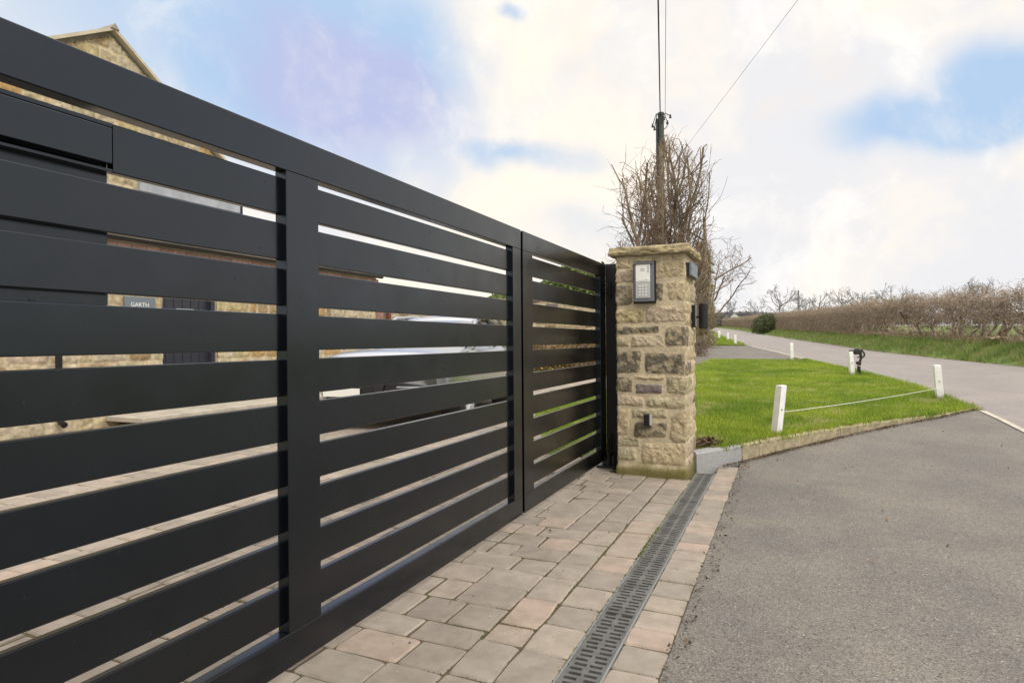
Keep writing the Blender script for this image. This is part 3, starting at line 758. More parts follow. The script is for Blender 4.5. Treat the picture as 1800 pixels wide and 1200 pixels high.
# ------------------------------------------------------------------ gate leaves
GF = -1.537
def leaf(name, ya, yb, stiles, label, box=False):
    O = (GF, (ya+yb)/2, 0); g = empty(name, O, 0, label, 'gate')
    def P(nm, *b, m='gate', w=.003):
        o = bev(local(MB().box(*b), O).build(nm, M[m], g), w); return o
    P('top_rail', GF-.05, GF, ya, yb, 1.730, 1.853); P('bottom_rail', GF-.05, GF, ya, yb, .06, .176)
    for a, b in stiles: P('stile', GF-.0495, GF-.0006, a, b, .1765, 1.7295, w=.002)
    bays = [(stiles[i][1], stiles[i+1][0]) for i in range(len(stiles)-1)]
    for (a, b) in bays:
        for k in range(10):
            zt = 1.7085-.1535*k; zb = zt-.124
            if box and k == 0 and a < 1 < b:
                P('slat', GF-.05, GF-.024, 1.044, b+.004, zb, zt); P('slat', GF-.05, GF-.024, a, .36, zb, zt)
                P('slat_strip', GF-.05, GF-.024, .361, 1.043, 1.698, zt, w=.001); P('slat_strip', GF-.05, GF-.024, .361, 1.043, zb, 1.5925, w=.001)
                continue
            P('slat', GF-.05, GF-.024, a-.004 if a > 0 else a, b+.004, zb, zt)
    return g, O
gl, OG = leaf('gate_leaf', -2.4, 3.635, [(-2.4, -2.27), (-.7, -.545), (1.618, 1.775), (3.51, 3.635)], 'large dark grey slatted metal gate leaf with the letter box, nearest the camera', True)
lb = local(MB().box(GF-.30, GF-.0515, .40, 1.046, 1.155, 1.696), OG).build('letter_box', M['gate'], gl)
fl = local(MB().box(GF-.045, GF-.010, .375, 1.033, 1.602, 1.6915), OG).build('flap', M['gate'], lb); bev(fl, .002)
gr_, OR = leaf('gate_leaf', 3.668, 5.636, [(3.668, 3.832), (5.456, 5.636)], 'narrow dark grey slatted gate leaf hinged beside the stone pillar')
# stop bar closing the slot between the leaves
local(MB().box(GF-.075, GF-.052, 3.60, 3.70, .07, 1.845), OR).build('stop_bar', M['black'], gr_)
gp = empty('hinge_post', (-1.47, 5.72, 0), 0, 'black square steel hinge post between the gate and pillar', 'post')
OP = (-1.47, 5.72, 0)
bev(local(MB().box(-1.545, -1.435, 5.662, 5.78, 0, 1.86), OP).build('post', M['black'], gp), .004)
for zz in (.16, 1.55):
    h = MB(); h.tube([(-1.50, 5.640, zz), (-1.50, 5.640, zz+.13)], .018, 12); h.box(-1.53, -1.47, 5.636, 5.664, zz+.02, zz+.10); h.tube([(-1.53, 5.632, zz+.03), (-1.50, 5.628, zz+.10)], .009, 8)
    local(h, OP).build('hinge', M['black'], gp)
h = MB(); h.box(-1.60, -1.43, 5.50, 5.69, .0, .022); h.box(-1.56, -1.45, 5.56, 5.66, .02, .10); h.tube([(-1.50, 5.56, .02), (-1.50, 5.56, .13)], .03, 12)
bev(local(h, OP).build('foot_bracket', M['black'], gp), .004)

# ------------------------------------------------------------------ house
WX = -8.6
hs = empty('stone_house', (WX, 8, 0), 0, 'stone house with a steep gable and low eaves behind the gate', 'house')
def hp(name, mb, mt, par=None, b=0):
    o = local(mb, (WX, 8, 0)).build(name, M[mt], par or hs)
    if b: bev(o, b)
    return o
def wallskin(name, u0, u1, z0, z1, top, org, axis, par, seed, tones, du=.02, holes=(), xo=0):
    st = []; r = random.Random(seed); z = z0
    while z < z1:
        hgt = r.choice((.11, .15, .19, .24)); p = u0-r.uniform(0, .2)
        while p < u1:
            l = r.choice((.18, .26, .36, .5)); st.append((p+.012, z+.012, p+l-.012, z+hgt-.012, r.choice(tones))); p += l
        z += hgt
    U, Z = np.meshgrid(np.arange(u0, u1+.001, du), np.arange(z0, z1+.001, du)); 
    h, c = skin(U/1.0, Z, st, seed, .018, .018)
    if axis == 'y': V = np.stack([np.full_like(U, xo)+h, U, Z], -1)
    else: V = np.stack([U, np.full_like(U, xo)-h, Z], -1)
    V = V.reshape(-1, 3)-np.array(org); nc = U.shape[1]; i = (np.arange(U.shape[0]-1)[:, None]*nc+np.arange(nc-1)[None, :]).ravel()
    uc = U[:-1, :-1].ravel(); zc = Z[:-1, :-1].ravel(); keep = zc < top(uc)
    for (a, b, c0, d0) in holes: keep &= ~((uc > a) & (uc < b) & (zc > c0) & (zc < d0))
    i = i[keep]; me = npmesh(name, V, np.stack([i, i+1, i+nc+1, i+nc], 1)); tone_attr(me, c.reshape(-1, 3)); 
    return smooth(link(name, me, M['wallst'], par))
DY0, DY1 = 6.48, 7.45
gtop = lambda u: np.where(u < 7.92, np.where(u < 5.72, 5.42-(5.72-u)*.60, 5.42-(u-5.72)*.72), 2.66)
wallskin('wall', 1.2, 11.8, -.02, 5.6, gtop, (WX, 8, 0), 'y', hs, 41, ('tan', 'pale', 'pale', 'orange', 'yellow', 'tan', 'brown', 'olive', 'pale', 'pink'), .022, [(DY0, DY1, -1, 2.15)], WX)
b = MB(); b.prism([(1.2, 0), (DY0-.02, 0), (DY0-.02, 2.2), (DY1+.02, 2.2), (DY1+.02, 0), (11.78, 0), (11.78, 2.62), (7.9, 2.62), (7.9, 3.8), (5.72, 5.36), (1.2, 2.65)], 'x', WX-.4, WX-.03)
hp('wall_core', b, 'lintel')
# end walls and back so that the house is a solid body
for y_ in (11.5, 1.2): hp('side_wall', MB().box(WX-6, WX-.41, y_, y_+.28, 0, 2.6), 'lintel')
# main roof: gable verges with pale coping, slopes running back
def roofslab(y0, z0, y1, z1, x0, x1, th=.12):
    return MB().prism([(y0, z0), (y1, z1), (y1, z1-th), (y0, z0-th)], 'x', x0, x1)
hp('roof', roofslab(5.72, 5.55, 8.12, 3.82, WX-6.5, WX-.002), 'tile'); hp('roof', roofslab(1.0, 2.70, 5.72, 5.55, WX-6.5, WX-.002), 'tile')
hp('coping', roofslab(5.72, 5.55, 8.14, 3.81, WX+.0, WX+.10, .05), 'lintel'); hp('coping', roofslab(1.0, 2.70, 5.72, 5.55, WX+.0, WX+.10, .05), 'lintel')
hp('ridge_tile', MB().prism([(5.66, 5.51), (5.72, 5.59), (5.78, 5.51)], 'x', WX-6.5, WX+.12), 'tile')
hp('fascia_board', MB().box(WX-.02, WX+.07, 6.1, 7.90, 3.37, 3.56), 'lead'); hp('corner_pipe', MB().box(WX+.0, WX+.06, 7.905, 7.965, 2.7, 3.85), 'gutter')
# low range beyond the gable
lr = MB(); n = 9
for k in range(n):
    a = k/n; b_ = (k+1)/n
    X0 = WX+.18-1.75*a; Z0 = 2.69+.55*a; X1 = WX+.18-1.75*b_; Z1 = 2.69+.55*b_
    yy = 7.97
    while yy < 11.9:
        lr.prism([(X0+.03, Z0+.035), (X1, Z1+.022), (X1, Z1), (X0+.03, Z0+.003)], 'y', yy+.003, min(yy+.30, 11.9)); yy += .303
hp('low_roof', lr, 'tile')
hp('eaves_roof', MB().prism([(WX+.18, 2.69), (WX+.03, 2.80), (WX+.03, 2.74), (WX+.18, 2.66)], 'y', 1.0, 7.96), 'tile')
g = MB(); g.tube([(WX+.15, 1.0, 2.645), (WX+.15, 11.85, 2.645)], .05, 10); hp('gutter', g, 'gutter', b=0)
hp('fascia_strip', MB().box(WX+.03, WX+.07, 1.2, 11.75, 2.58, 2.605), 'slab')
b = MB(); y = 1.2
while y < 11.7: b.box(WX+.03, WX+.075, y, y+.205, 2.49, 2.575); y += .217
hp('brick_course', b, 'brick')
# door in its frame, reached by a pale stone platform
dd = hp('door', MB().box(WX-.16, WX-.11, DY0+.07, DY1-.07, .14, 2.08), 'door', b=.003)
t = MB(); t.box(WX-.11, WX-.098, 6.80, 7.11, 1.66, 1.70); local(t, (WX, 8, 0)).build('letter_plate', M['steel'], dd)
t = MB()
for k in range(5): t.box(WX-.108, WX-.104, DY0+.13+k*.15, DY0+.135+k*.15, .2, 2.02)
local(t, (WX, 8, 0)).build('board_joint', M['black'], dd)
t = MB(); t.box(WX-.18, WX-.03, DY0, DY0+.07, .12, 2.15); t.box(WX-.18, WX-.03, DY1-.07, DY1, .12, 2.15); t.box(WX-.18, WX-.03, DY0+.07, DY1-.07, 2.08, 2.15)
hp('door_frame', t, 'door', b=.003)
hp('lintel', MB().box(WX-.02, WX+.05, DY0-.2, DY1+.2, 2.151, 2.33), 'lintel', b=.01)
t = MB(); t.tube([(WX+.09, 4.97, 2.60), (WX+.09, 4.97, .26), (WX+.13, 4.97, .16), (WX+.2, 4.97, .13)], .04, 12); hp('downpipe', t, 'gutter')
st_ = MB(); st_.box(WX+.03, WX+.78, 5.6, 11.6, .10, .17); hp('step', st_, 'slab', b=.01)
wallskin('step_riser', 5.6, 11.6, -.02, .10, lambda u: u*0+9, (WX, 8, 0), 'y', hs, 43, ('brown', 'olive', 'tan'), .02, (), WX+.74)

def text(body, size, loc, rot, name, mt, parent, ext=.001, font=None):
    cu = bpy.data.curves.new(name, 'FONT'); cu.body = body; cu.size = size; cu.extrude = ext; cu.align_x = 'CENTER'; cu.align_y = 'CENTER'
    o = bpy.data.objects.new(name, cu); COL.objects.link(o); dg = bpy.context.evaluated_depsgraph_get(); dg.update()
    me = bpy.data.meshes.new_from_object(o.evaluated_get(dg)); bpy.data.objects.remove(o)
    q = link(name, me, mt, parent); q.location = loc; q.rotation_euler = rot; return q
# slate house sign; its lower line shows between the slats
sg = empty('house_sign', (WX+.04, 6.10, 1.67), 0, 'grey slate house sign lettered GARTH beside the dark front door', 'sign')
bev(MB().box(-.02, .02, -.235, .235, -.055, .16).build('plate', M['slate'], sg), .003)
text('GARTH', .085, (.0215, -.01, .045), (math.radians(90), 0, math.radians(90)), 'lettering', M['letters'], sg)
for yy in (-.19, .19):
    MB().tube([(.02, yy, -.03), (.023, yy, -.03)], .008, 10).build('screw', M['black'], sg)

# ------------------------------------------------------------------ boundary wall, brick pier and timber post at the back of the court
bw = empty('boundary_wall', (-7, 21.5, 0), 0, 'rubble stone garden wall closing the back of the paved court', 'wall')
wallskin('wall', -26, -3.1, -.05, 2.78, lambda u: u*0+2.72, (-7, 21.5, 0), 'x', bw, 47, ('tan', 'pale', 'pink', 'brown', 'pale', 'purple'), .03, (), 21.5)
local(MB().box(-26, -3.1, 21.53, 21.9, -.05, 2.7), (-7, 21.5, 0)).build('core', M['lintel'], bw)
local(MB().box(-26.05, -3.05, 21.42, 21.98, 2.7, 2.77), (-7, 21.5, 0)).build('coping', M['cap'], bw)
px_, py_ = W(668, 15.5)
bp = tag(MB().box(px_-.22, px_+.22, py_-.22, py_+.22, 0, 2.05).add([(px_-.27, py_-.27, 2.051), (px_+.27, py_-.27, 2.051), (px_+.27, py_+.27, 2.051), (px_-.27, py_+.27, 2.051), (px_, py_, 2.15)], [(0, 1, 4), (1, 2, 4), (2, 3, 4), (3, 0, 4), (3, 2, 1, 0)]).build('brick_pier', M['brick']), 'short pinkish brick pier at the end of the stone house', 'pier')
px_, py_ = W(683, 15.2)
tag(bev(MB().box(px_-.05, px_+.05, py_-.05, py_+.05, 0, 2.05).build('timber_post', M['timber']), .008), 'reddish brown timber post beside the brick pier', 'post')

# ------------------------------------------------------------------ foliage made of many small leaves
def leafcloud(name, blobs, n, sz, mt, seed, label=None, cat='bush', group=None, loc=(0, 0, 0), stem=True, gap=.12):
    r = np.random.default_rng(seed); out = []
    for (cx, cy, cz, rx, ry, rz, w) in blobs:
        m = int(n*w); d = r.normal(size=(m, 3)); d /= np.linalg.norm(d, axis=1)[:, None]; rad = r.uniform(.35, 1.0, m)**.45
        lump = 1+.45*fbm(d[:, 0]*2.3+seed+cx, d[:, 1]*2.3+d[:, 2]*2.9, seed)
        p = d*(rad*lump)[:, None]*np.array([rx, ry, rz])+np.array([cx, cy, cz])
        k = fbm(p[:, 0]*1.8+3, p[:, 2]*1.8+p[:, 1], seed+5)+.5 > .5-.5*0-gap*2+.0
        out.append(p[k & (p[:, 2] > .03)])
    p = np.concatenate(out); m = len(p); a = r.normal(size=(m, 3)); a /= np.linalg.norm(a, axis=1)[:, None]; b = np.cross(a, r.normal(size=(m, 3))); b /= np.linalg.norm(b, axis=1)[:, None]
    s = sz*r.uniform(.5, 1.4, m)[:, None]
    v = np.stack([p-a*s, p-b*s*.55, p+a*s, p+b*s*.55], 1).reshape(-1, 3)
    root = empty(name, loc, 0, label, cat, group)
    me = npmesh('foliage', v, np.arange(4*m).reshape(-1, 4)); link('foliage', me, mt, root)
    if stem:
        mb = MB()
        for (cx, cy, cz, rx, ry, rz, w) in blobs:
            mb.tube([(cx*.6, cy*.6, 0), (cx*.8, cy*.8, cz*.5), (cx, cy, cz+rz*.5)], [.07, .05, .015], 6)
            for q in range(8):
                a_ = q*.8+cx; mb.tube([(cx*.8, cy*.8, cz*.6), (cx+math.cos(a_)*rx*.5, cy+math.sin(a_)*ry*.5, cz+rz*.2), (cx+math.cos(a_)*rx*.85, cy+math.sin(a_)*ry*.85, cz+rz*.45)], [.03, .02, .006], 5)
        mb.build('stems', M['bark'], root)
    return root
x, y = W(900, 27); leafcloud('laurel_bush', [(0, 0, 1.7, 1.7, 1.2, 1.75, 1), (-1.4, .2, 1.2, 1.1, 1, 1.5, .6), (1.5, .1, 1.9, 1.2, 1, 1.8, .6)], 22000, .09, M['laurel'], 3, 'lower green leafy bush rising behind the garden wall', 'bush', None, (x, y, .0))
x, y = W(1010, 26); leafcloud('laurel_bush', [(0, 0, 2.3, 1.9, 1.4, 2.05, 1), (-1.5, .2, 1.9, 1.2, 1, 1.7, .5), (1.6, 0, 2.2, 1.2, 1, 2.0, .6)], 36000, .09, M['laurel'], 4, 'tall green leafy bush showing through the narrow gate leaf', 'bush', None, (x, y, .0))
def beech(x0, y0, x1, y1, h, label):
    n = 30000; r = np.random.default_rng(9); L_ = math.dist((x0, y0), (x1, y1)); t = r.uniform(0, 1, n); o = r.uniform(-.35, .35, n); z = r.uniform(.02, 1, n)**.8*(h+.12*fbm(t*L_*2, t*0, 3))
    dx, dy = (x1-x0)/L_, (y1-y0)/L_
    p = np.stack([(x1-x0)*(t-.5)-dy*o, (y1-y0)*(t-.5)+dx*o, z], 1)
    a = r.normal(size=(n, 3)); a /= np.linalg.norm(a, axis=1)[:, None]; b = np.cross(a, r.normal(size=(n, 3))); b /= np.linalg.norm(b, axis=1)[:, None]; s = .045*r.uniform(.6, 1.3, n)[:, None]
    v = np.stack([p-a*s, p-b*s*.6, p+a*s, p+b*s*.6], 1).reshape(-1, 3)
    root = empty('beech_hedge', ((x0+x1)/2, (y0+y1)/2, 0), 0, label, 'hedge'); link('foliage', npmesh('foliage', v, np.arange(4*n).reshape(-1, 4)), M['beech'], root)
    mb = MB(); 
    for k in range(int(L_/.4)):
        q = (k+.5)/int(L_/.4)-.5; X, Y = (x1-x0)*q, (y1-y0)*q; mb.tube([(X, Y, 0), (X+.05, Y, h*.5), (X-.05, Y+.03, h*.9)], [.03, .02, .01], 5)
    mb.build('stems', M['bark'], root)
beech(-25, 20.8, -3.6, 20.6, 1.45, 'golden brown beech hedge in front of the garden wall')

# ------------------------------------------------------------------ bare branches
def tubes(segs, sides=3):
    A = np.array(segs, float); p0, p1, r0, r1 = A[:, 0:3], A[:, 3:6], A[:, 6], A[:, 7]
    t = p1-p0; t /= np.linalg.norm(t, axis=1)[:, None]+1e-9
    ref = np.where(np.abs(t[:, 2:3]) < .9, np.array([[0, 0, 1.]]), np.array([[1., 0, 0]])); u = np.cross(t, ref); u /= np.linalg.norm(u, axis=1)[:, None]; w = np.cross(t, u)
    n = len(A); V = np.zeros((n, 2, sides, 3))
    for k in range(sides):
        a = 2*np.pi*k/sides; d = u*math.cos(a)+w*math.sin(a)
        V[:, 0, k] = p0+d*r0[:, None]; V[:, 1, k] = p1+d*r1[:, None]
    b = np.arange(n)[:, None]*2*sides; F = []
    for k in range(sides):
        k2 = (k+1) % sides; F.append(np.concatenate([b+k, b+k2, b+sides+k2, b+sides+k], 1))
    return V.reshape(-1, 3), np.concatenate(F)
def grow(r, stems, depth, step, ratio, nchild, spread, inside, up=.15, wob=.25, rmin=.0025, trunk_lv=1, taper=.75, jit=.35):
    """recursive growth; returns (trunk segments, twig segments). stems: (p, d, length, radius)"""
    big, small = [], []; st = [(Vector(p), Vector(d).normalized(), l, ra, 0) for p, d, l, ra in stems]
    while st:
        p, d, l, ra, lv = st.pop(); n = max(2, int(l/step[min(lv, len(step)-1)])); q = l/n; r0 = ra
        for i in range(n):
            d = (d+Vector((r.gauss(0, wob), r.gauss(0, wob), r.gauss(0, wob)))*.6+Vector((0, 0, up))*.25).normalized()
            p2 = p+d*q; r1 = max(rmin, ra*(1-(1-taper*.55)*(i+1)/n))
            if not inside(p2): 
                if lv == 0 or r.random() < .5: 
                    if not inside(p+d*q*.25): break
                    p2 = p+d*q*.4
            (big if lv < trunk_lv else small).append((*p, *p2, r0, r1)); p = p2; r0 = r1
            if not inside(p): break
            if lv < depth and i > n*.15:
                k = nchild[min(lv, len(nchild)-1)]/n; k = int(k)+(r.random() < k-int(k))
                for c in range(k):
                    ax = Vector((r.gauss(0, 1), r.gauss(0, 1), r.gauss(0, 1))); ax = (ax-d*ax.dot(d)).normalized(); a = spread*(1+r.uniform(-jit, jit))
                    st.append((p.copy(), (d*math.cos(a)+ax*math.sin(a)).normalized(), l*ratio*r.uniform(.6, 1.25), max(rmin, r1*r.uniform(.45, .7)), lv+1))
    return big, small
def plant(name, big, small, mt, mt2, loc, label, cat, group=None, rz=0, nm=('trunk', 'crown')):
    root = empty(name, loc, rz, label, cat, group)
    v, f = tubes(big, 6); smooth(link(nm[0], npmesh(nm[0], v, f), mt, root))
    v, f = tubes(small, 3); link(nm[1], npmesh(nm[1], v, f), mt2, root); return root
def copy_plant(src, loc, rz, scale, label, group=None, name=None):
    o = src.copy(); COL.objects.link(o); o.location = loc; o.rotation_euler = (0, 0, rz); o.scale = scale; o['label'] = label
    if group: o['group'] = group
    for ch in list(src.children):
        c = ch.copy(); COL.objects.link(c); c.parent = o
    return o

# clipped multi-stem shrubs behind the pillar
def twigfill(r, n, sampler, ln, rad, vert=.3, wig=.5):
    out = []
    for i in range(n):
        p = sampler()
        if p is None: continue
        p = Vector(p); d = Vector((r.gauss(0, 1), r.gauss(0, 1), r.gauss(0, 1)+vert*2)).normalized(); l = ln*r.uniform(.5, 1.3)/3; q = rad*r.uniform(.6, 1.5)
        for k in range(3):
            p2 = p+d*l; out.append((*p, *p2, q*(1-k*.22), q*(1-(k+1)*.22)))
            if r.random() < .6:
                e = (d+Vector((r.gauss(0, .8), r.gauss(0, .8), r.gauss(0, .8)))).normalized(); out.append((*p2, *(p2+e*l*.8), q*.6, q*.4))
            p = p2; d = (d+Vector((r.gauss(0, wig), r.gauss(0, wig), r.gauss(0, wig)))).normalized()
    return out
def shrub(seed, hw, top, dens, loc, label):
    r = random.Random(seed)
    def inside(p):
        w = hw*(.50+.50*min(1, p.z/1.9)); e = min(1, abs(p.x)/hw); tz = top*(1-(.11 if p.x < 0 else .04)*e**2.5)+.10*math.sin(p.x*11+seed)+.09*math.sin(p.y*9+p.x*5)
        return abs(p.x) < w*(1+.05*math.sin(p.z*9)) and abs(p.y) < .32 and .05 < p.z < tz
    stems = [((r.uniform(-.45, .45)*hw, r.uniform(-.25, .25), .08), (r.uniform(-.13, .13), r.uniform(-.06, .06), 1), r.uniform(2.9, 4.1), r.uniform(.014, .030)) for i in range(20)]
    big, small = grow(r, stems, 3, (.2, .10, .07, .05), .25, (20*dens, 11*dens, 5), .75, inside, up=.25, wob=.15, rmin=.003)
    def samp_():
        for t in range(8):
            p = Vector((r.uniform(-hw, hw), r.uniform(-.3, .3), r.uniform(.8, top)))
            if inside(p+Vector((0, 0, .12))) and r.random() < 1.2-p.z/top*.7: return p
    big = [q for q in big if inside(Vector(q[3:6]))]; small = [q for q in small if inside(Vector(q[3:6])) or r.random() < .08]
    small += twigfill(r, int(800*dens), samp_, .28, .0026, .55, .22)
    print('SEGS shrub', len(big), len(small))
    return plant('bare_shrub', big, small, M['barkg'], M['bark'], loc, label, 'shrub', 'bare clipped shrubs in a row behind the pillar', 0, ('stems', 'twigs'))
shrub(1, .48, 3.08, 1.1, (-1.205, 6.72, .12), 'bare clipped many stemmed shrub rising right behind the stone pillar')
shrub(2, .44, 3.3, .6, (-1.52, 8.4, .15), 'second bare shrub behind the pillar, mostly hidden by the first')
shrub(5, .45, 3.4, .45, (-1.92, 10.6, .2), 'third bare shrub back from the pillar in the row')
# dense ivy and lichen covered tree by the far lawn
def twigmass(seed, hw, h, n, loc, label, cat, ln, rad, mt, name='twiggy_tree'):
    r = random.Random(seed)
    def s_():
        z = r.uniform(0, 1)**.9*h; w = hw*(1.0-.55*(z/h)**2)*(1+.18*math.sin(z*5)); a = r.uniform(0, 6.28); q = math.sqrt(r.random())*w; return (math.cos(a)*q, math.sin(a)*q, z)
    small = twigfill(r, n, s_, ln, rad, .35, .5); big = []
    for i in range(1):
        p = Vector((r.uniform(-.2, .2)*hw, r.uniform(-.2, .2)*hw, -.1)); d = Vector((r.uniform(-.12, .12), r.uniform(-.1, .1), 1))
        for k in range(8):
            p2 = p+d*h/8; big.append((*p, *p2, .10*(1-k/9), .10*(1-(k+1)/9))); p = p2; d = (d+Vector((r.gauss(0, .1), r.gauss(0, .1), 0))).normalized()
    return plant(name, big, small, M['barkg'], mt, loc, label, cat, None, 0, ('trunk', 'twigs'))
M['lich'] = mat('lichen_twig', (.30, .25, .13), .9, island=.5)
x, y = W(1236, 29); twigmass(12, .50, 4.8, 3200, (x, y, .78), 'dense lichen covered twiggy tree seen just past the wall light', 'tree', .34, .011, M['lich'])
x, y = W(1229, 22); twigmass(15, .35, .55, 160, (x, y, .55), 'low scraggy bare twigs at the pillar corner above the side drive', 'bush', .4, .008, M['bark'], 'low_bush')

# spreading bare tree behind the row
def tree(seed, h, spreadr, loc, label, mt, dens=1.0, rmin=.012, trunk=.28, group=None, name='bare_tree', low=.25):
    r = random.Random(seed)
    def inside(p):
        q = (p.x/spreadr)**2+(p.y/spreadr)**2+((p.z-h*.55)/(h*.5))**2; return q < 1.0+.22*math.sin(p.x*3+p.z*2) or p.z < h*.45 and abs(p.x) < spreadr
    stems = [((0, 0, 0), (r.uniform(-.1, .1), r.uniform(-.1, .1), 1), h*.62, trunk)]
    for i in range(8):
        a = i*2.4+r.uniform(-.5, .5); stems.append(((0, 0, h*(low+.06*i)), (math.cos(a), math.sin(a), r.uniform(.25, .9)), h*.48, trunk*.45))
    big, small = grow(r, stems, 4, (h*.06, h*.045, h*.035, h*.03), .5, (7*dens, 7*dens, 5, 3), .75, inside, up=.16, wob=.25, rmin=rmin)
    return plant(name, big, small, mt, mt, loc, label, 'tree', group)
x, y = W(1256, 35); tree(21, 6.6, 2.0, (x, y, .9), 'spreading leafless tree over the lane beyond the pillar shrubs', M['bark'], 1.5, .008, .11)
# far leafless trees
defs = [(1282, 160, 527, 'tiny pale leafless tree farthest down the lane', 0), (1326, 150, 528, 'small rounded bare tree just right of the distant white houses', 1), (1373, 112, 506, 'round headed bare tree left of the far utility pole', 2),
        (1412, 118, 520, 'low bare tree immediately right of the far utility pole', 0), (1440, 112, 514, 'bare tree with two crowns midway along the far hedge', 1), (1483, 95, 512, 'tall pale bare tree over the middle of the hedge', 2), (1507, 99, 510, 'pale bare tree touching its taller neighbour over the hedge', 1),
        (1531, 90, 519, 'squat bare tree right of the pale pair behind the hedge', 0), (1570, 60, 506, 'thin upright bare sapling standing out of the hedge', 2), (1690, 62, 500, 'fine twigged bare tree topping the hedge at right', 1), (1728, 66, 496, 'rightmost fine twigged bare tree topping the hedge', 0)]
prot = []
for i in range(3):
    prot.append(None)
for (px, Z, ty, lab, k) in defs:
    x, y = W(px, Z); g0 = float(T(x, y)); H = HC+(597-ty)/1100*Z-g0
    if prot[k] is None:
        prot[k] = tree(31+k, 8.0, 3.2+.6*k, (x, y, g0), lab, M['barkf'], .8, .022, .22, 'bare trees beyond the far hedge'); prot[k].scale = (H/8,)*3
    else: copy_plant(prot[k], (x, y, g0), px*.7, (H/8,)*3, lab, 'bare trees beyond the far hedge')

# hedge across the lane
def hbush(seed, w, h, gap, nst, n, loc, label, mt=None):
    r = random.Random(seed)
    def topz(x, y): return h+(.11*math.sin(x*4.1+seed)+.10*math.sin(x*11+seed*2)+.06*math.sin(y*9+x*17))*(1.2 if gap else .75)
    def inside(p): return abs(p.x) < w*1.05 and abs(p.y) < .5 and 0 < p.z < topz(p.x, p.y)
    stems = []
    for i in range(nst):
        q = -w*.75+1.5*w*(i+.5)/nst+r.uniform(-.1, .1); stems.append(((q, r.uniform(-.15, .15), 0), (r.uniform(-.3, .3), r.uniform(-.2, .2), 1), h*r.uniform(.75, 1.0), r.uniform(.035, .065)*(1 if gap else .45)))
    big, small = grow(r, stems, 2, (.13, .11, .09), .45, (11, 6), 1.0, inside, up=.05, wob=.5, rmin=.006)
    if gap: small = [s for s in small if s[2] > gap*.8 or r.random() < .3]
    def s_():
        for t in range(9):
            x = r.uniform(-w, w); y = r.uniform(-.42, .42); tz = topz(x, y); z = r.uniform(0, 1)*tz
            f = .45+float(fbm(np.array(x*1.9+seed), np.array(z*2.1), seed))*(2.6 if gap else 1.6)
            if gap:
                lo = gap+.35*math.sin(x*3+seed); f *= .10 if z < lo-.2 else (.55 if z < lo else 1.0)
                if z < .3: f = .35
            else: f = .35+f
            if r.random() < f: return (x, y, z*.97)
    small += twigfill(r, n, s_, .30 if gap else .22, .0062 if gap else .0052, .0 if gap else .45, .9)
    small = [q for q in small if q[5] < topz(q[3], q[4])+.05 or r.random() < .12]
    mt = mt or M['barkb']
    return plant('hedge_shrub', big, small, mt, mt, loc, label, 'hedge shrub', 'leafless hedge shrubs across the lane', 0, ('stems', 'twigs'))
def hz(x, y): return float(vz(np.array(x), np.array(y)))
gaps = [hbush(50+i, .85, 1.72, .80, 3, 800, (0, 0, 0), '') for i in range(4)]
dense = [hbush(60+i, .95, 1.62, 0, 8, 1900, (0, 0, 0), '') for i in range(4)]
ORD = ['first', 'second', 'third', 'fourth', 'fifth', 'sixth', 'seventh', 'eighth', 'ninth', 'tenth', 'eleventh', 'twelfth', 'thirteenth', 'fourteenth', 'fifteenth', 'sixteenth', 'seventeenth', 'eighteenth', 'nineteenth', 'twentieth']
y = 18.5; i = 0; used = set(); L_old = 'gnarled open hedge shrub with bare trunks, in the right part of the hedge'; L_den = 'tightly clipped brown leafless shrub in the long middle run of the hedge'; L_far = 'hazy brown hedge shrub where the hedge runs far down the lane'
while y < 165:
    off = 1.75 if y < 30 else 1.6; x = float(laneR(y))+off; ang = math.atan2(1.0, (float(laneR(y+1))-float(laneR(y-1)))/2.0)
    near = y < 37; src = (gaps if near else dense)[i % 4]; lab = ('gnarled open hedge shrub with bare trunks, %s from the right end of the hedge' % ORD[i]) if near else (L_den if y < 75 else L_far)
    s = (1, 1, 1.02 if near else 1.0) if y < 75 else (2.0, 1.6, 1.05)
    rz = ang+(math.pi if (i//4) % 2 else 0)
    if id(src) not in used:
        used.add(id(src)); src.location = (x, y, hz(x, y)-.05); src.rotation_euler = (0, 0, rz); src.scale = s; src['label'] = lab
    else: copy_plant(src, (x, y, hz(x, y)-.05), rz, s, lab)
    y += (1.15 if near else 1.45)*(1 if y < 75 else 2.2); i += 1
x, y = W(1345, 62); leafcloud('holly_bush', [(0, 0, .9, 1.5, 1.1, 1.15, 1), (-.5, -.3, .7, 1.2, 1, 1.0, .5)], 9000, .055, M['holly'], 13, 'rounded dark evergreen bush in the far hedge', 'bush', None, (x+.35, y, hz(x, y)))

# far woodland band and distant hedges
def woodband(name, pts, h, n, mt, label, seed):
    r = np.random.default_rng(seed); out = []
    for i in range(len(pts)-1):
        (x0, y0), (x1, y1) = pts[i], pts[i+1]; m = n//(len(pts)-1); t = r.uniform(0, 1, m); x = x0+(x1-x0)*t+r.normal(0, 2, m); y = y0+(y1-y0)*t+r.normal(0, 2, m)
        z = T(x, y)-.3+r.uniform(0, 1, m)*h*(1+.8*fbm(x*.09, y*.09, seed)); out.append(np.stack([x, y, z], 1))
    p = np.concatenate(out); m = len(p); a = r.normal(size=(m, 3))*np.array([.5, .5, 1]); a /= np.linalg.norm(a, axis=1)[:, None]; b = np.cross(a, r.normal(size=(m, 3))); b /= np.linalg.norm(b, axis=1)[:, None]
    s = r.uniform(.3, .9, m)[:, None]; v = np.stack([p-a*s, p-b*s*.25, p+a*s, p+b*s*.25], 1).reshape(-1, 3)
    tag(link(name, npmesh(name, v, np.arange(4*m).reshape(-1, 4)), mt), label, 'woodland', kind='stuff')
M['wood1'] = mat('far_wood', (.13, .115, .105), .95, island=.3)
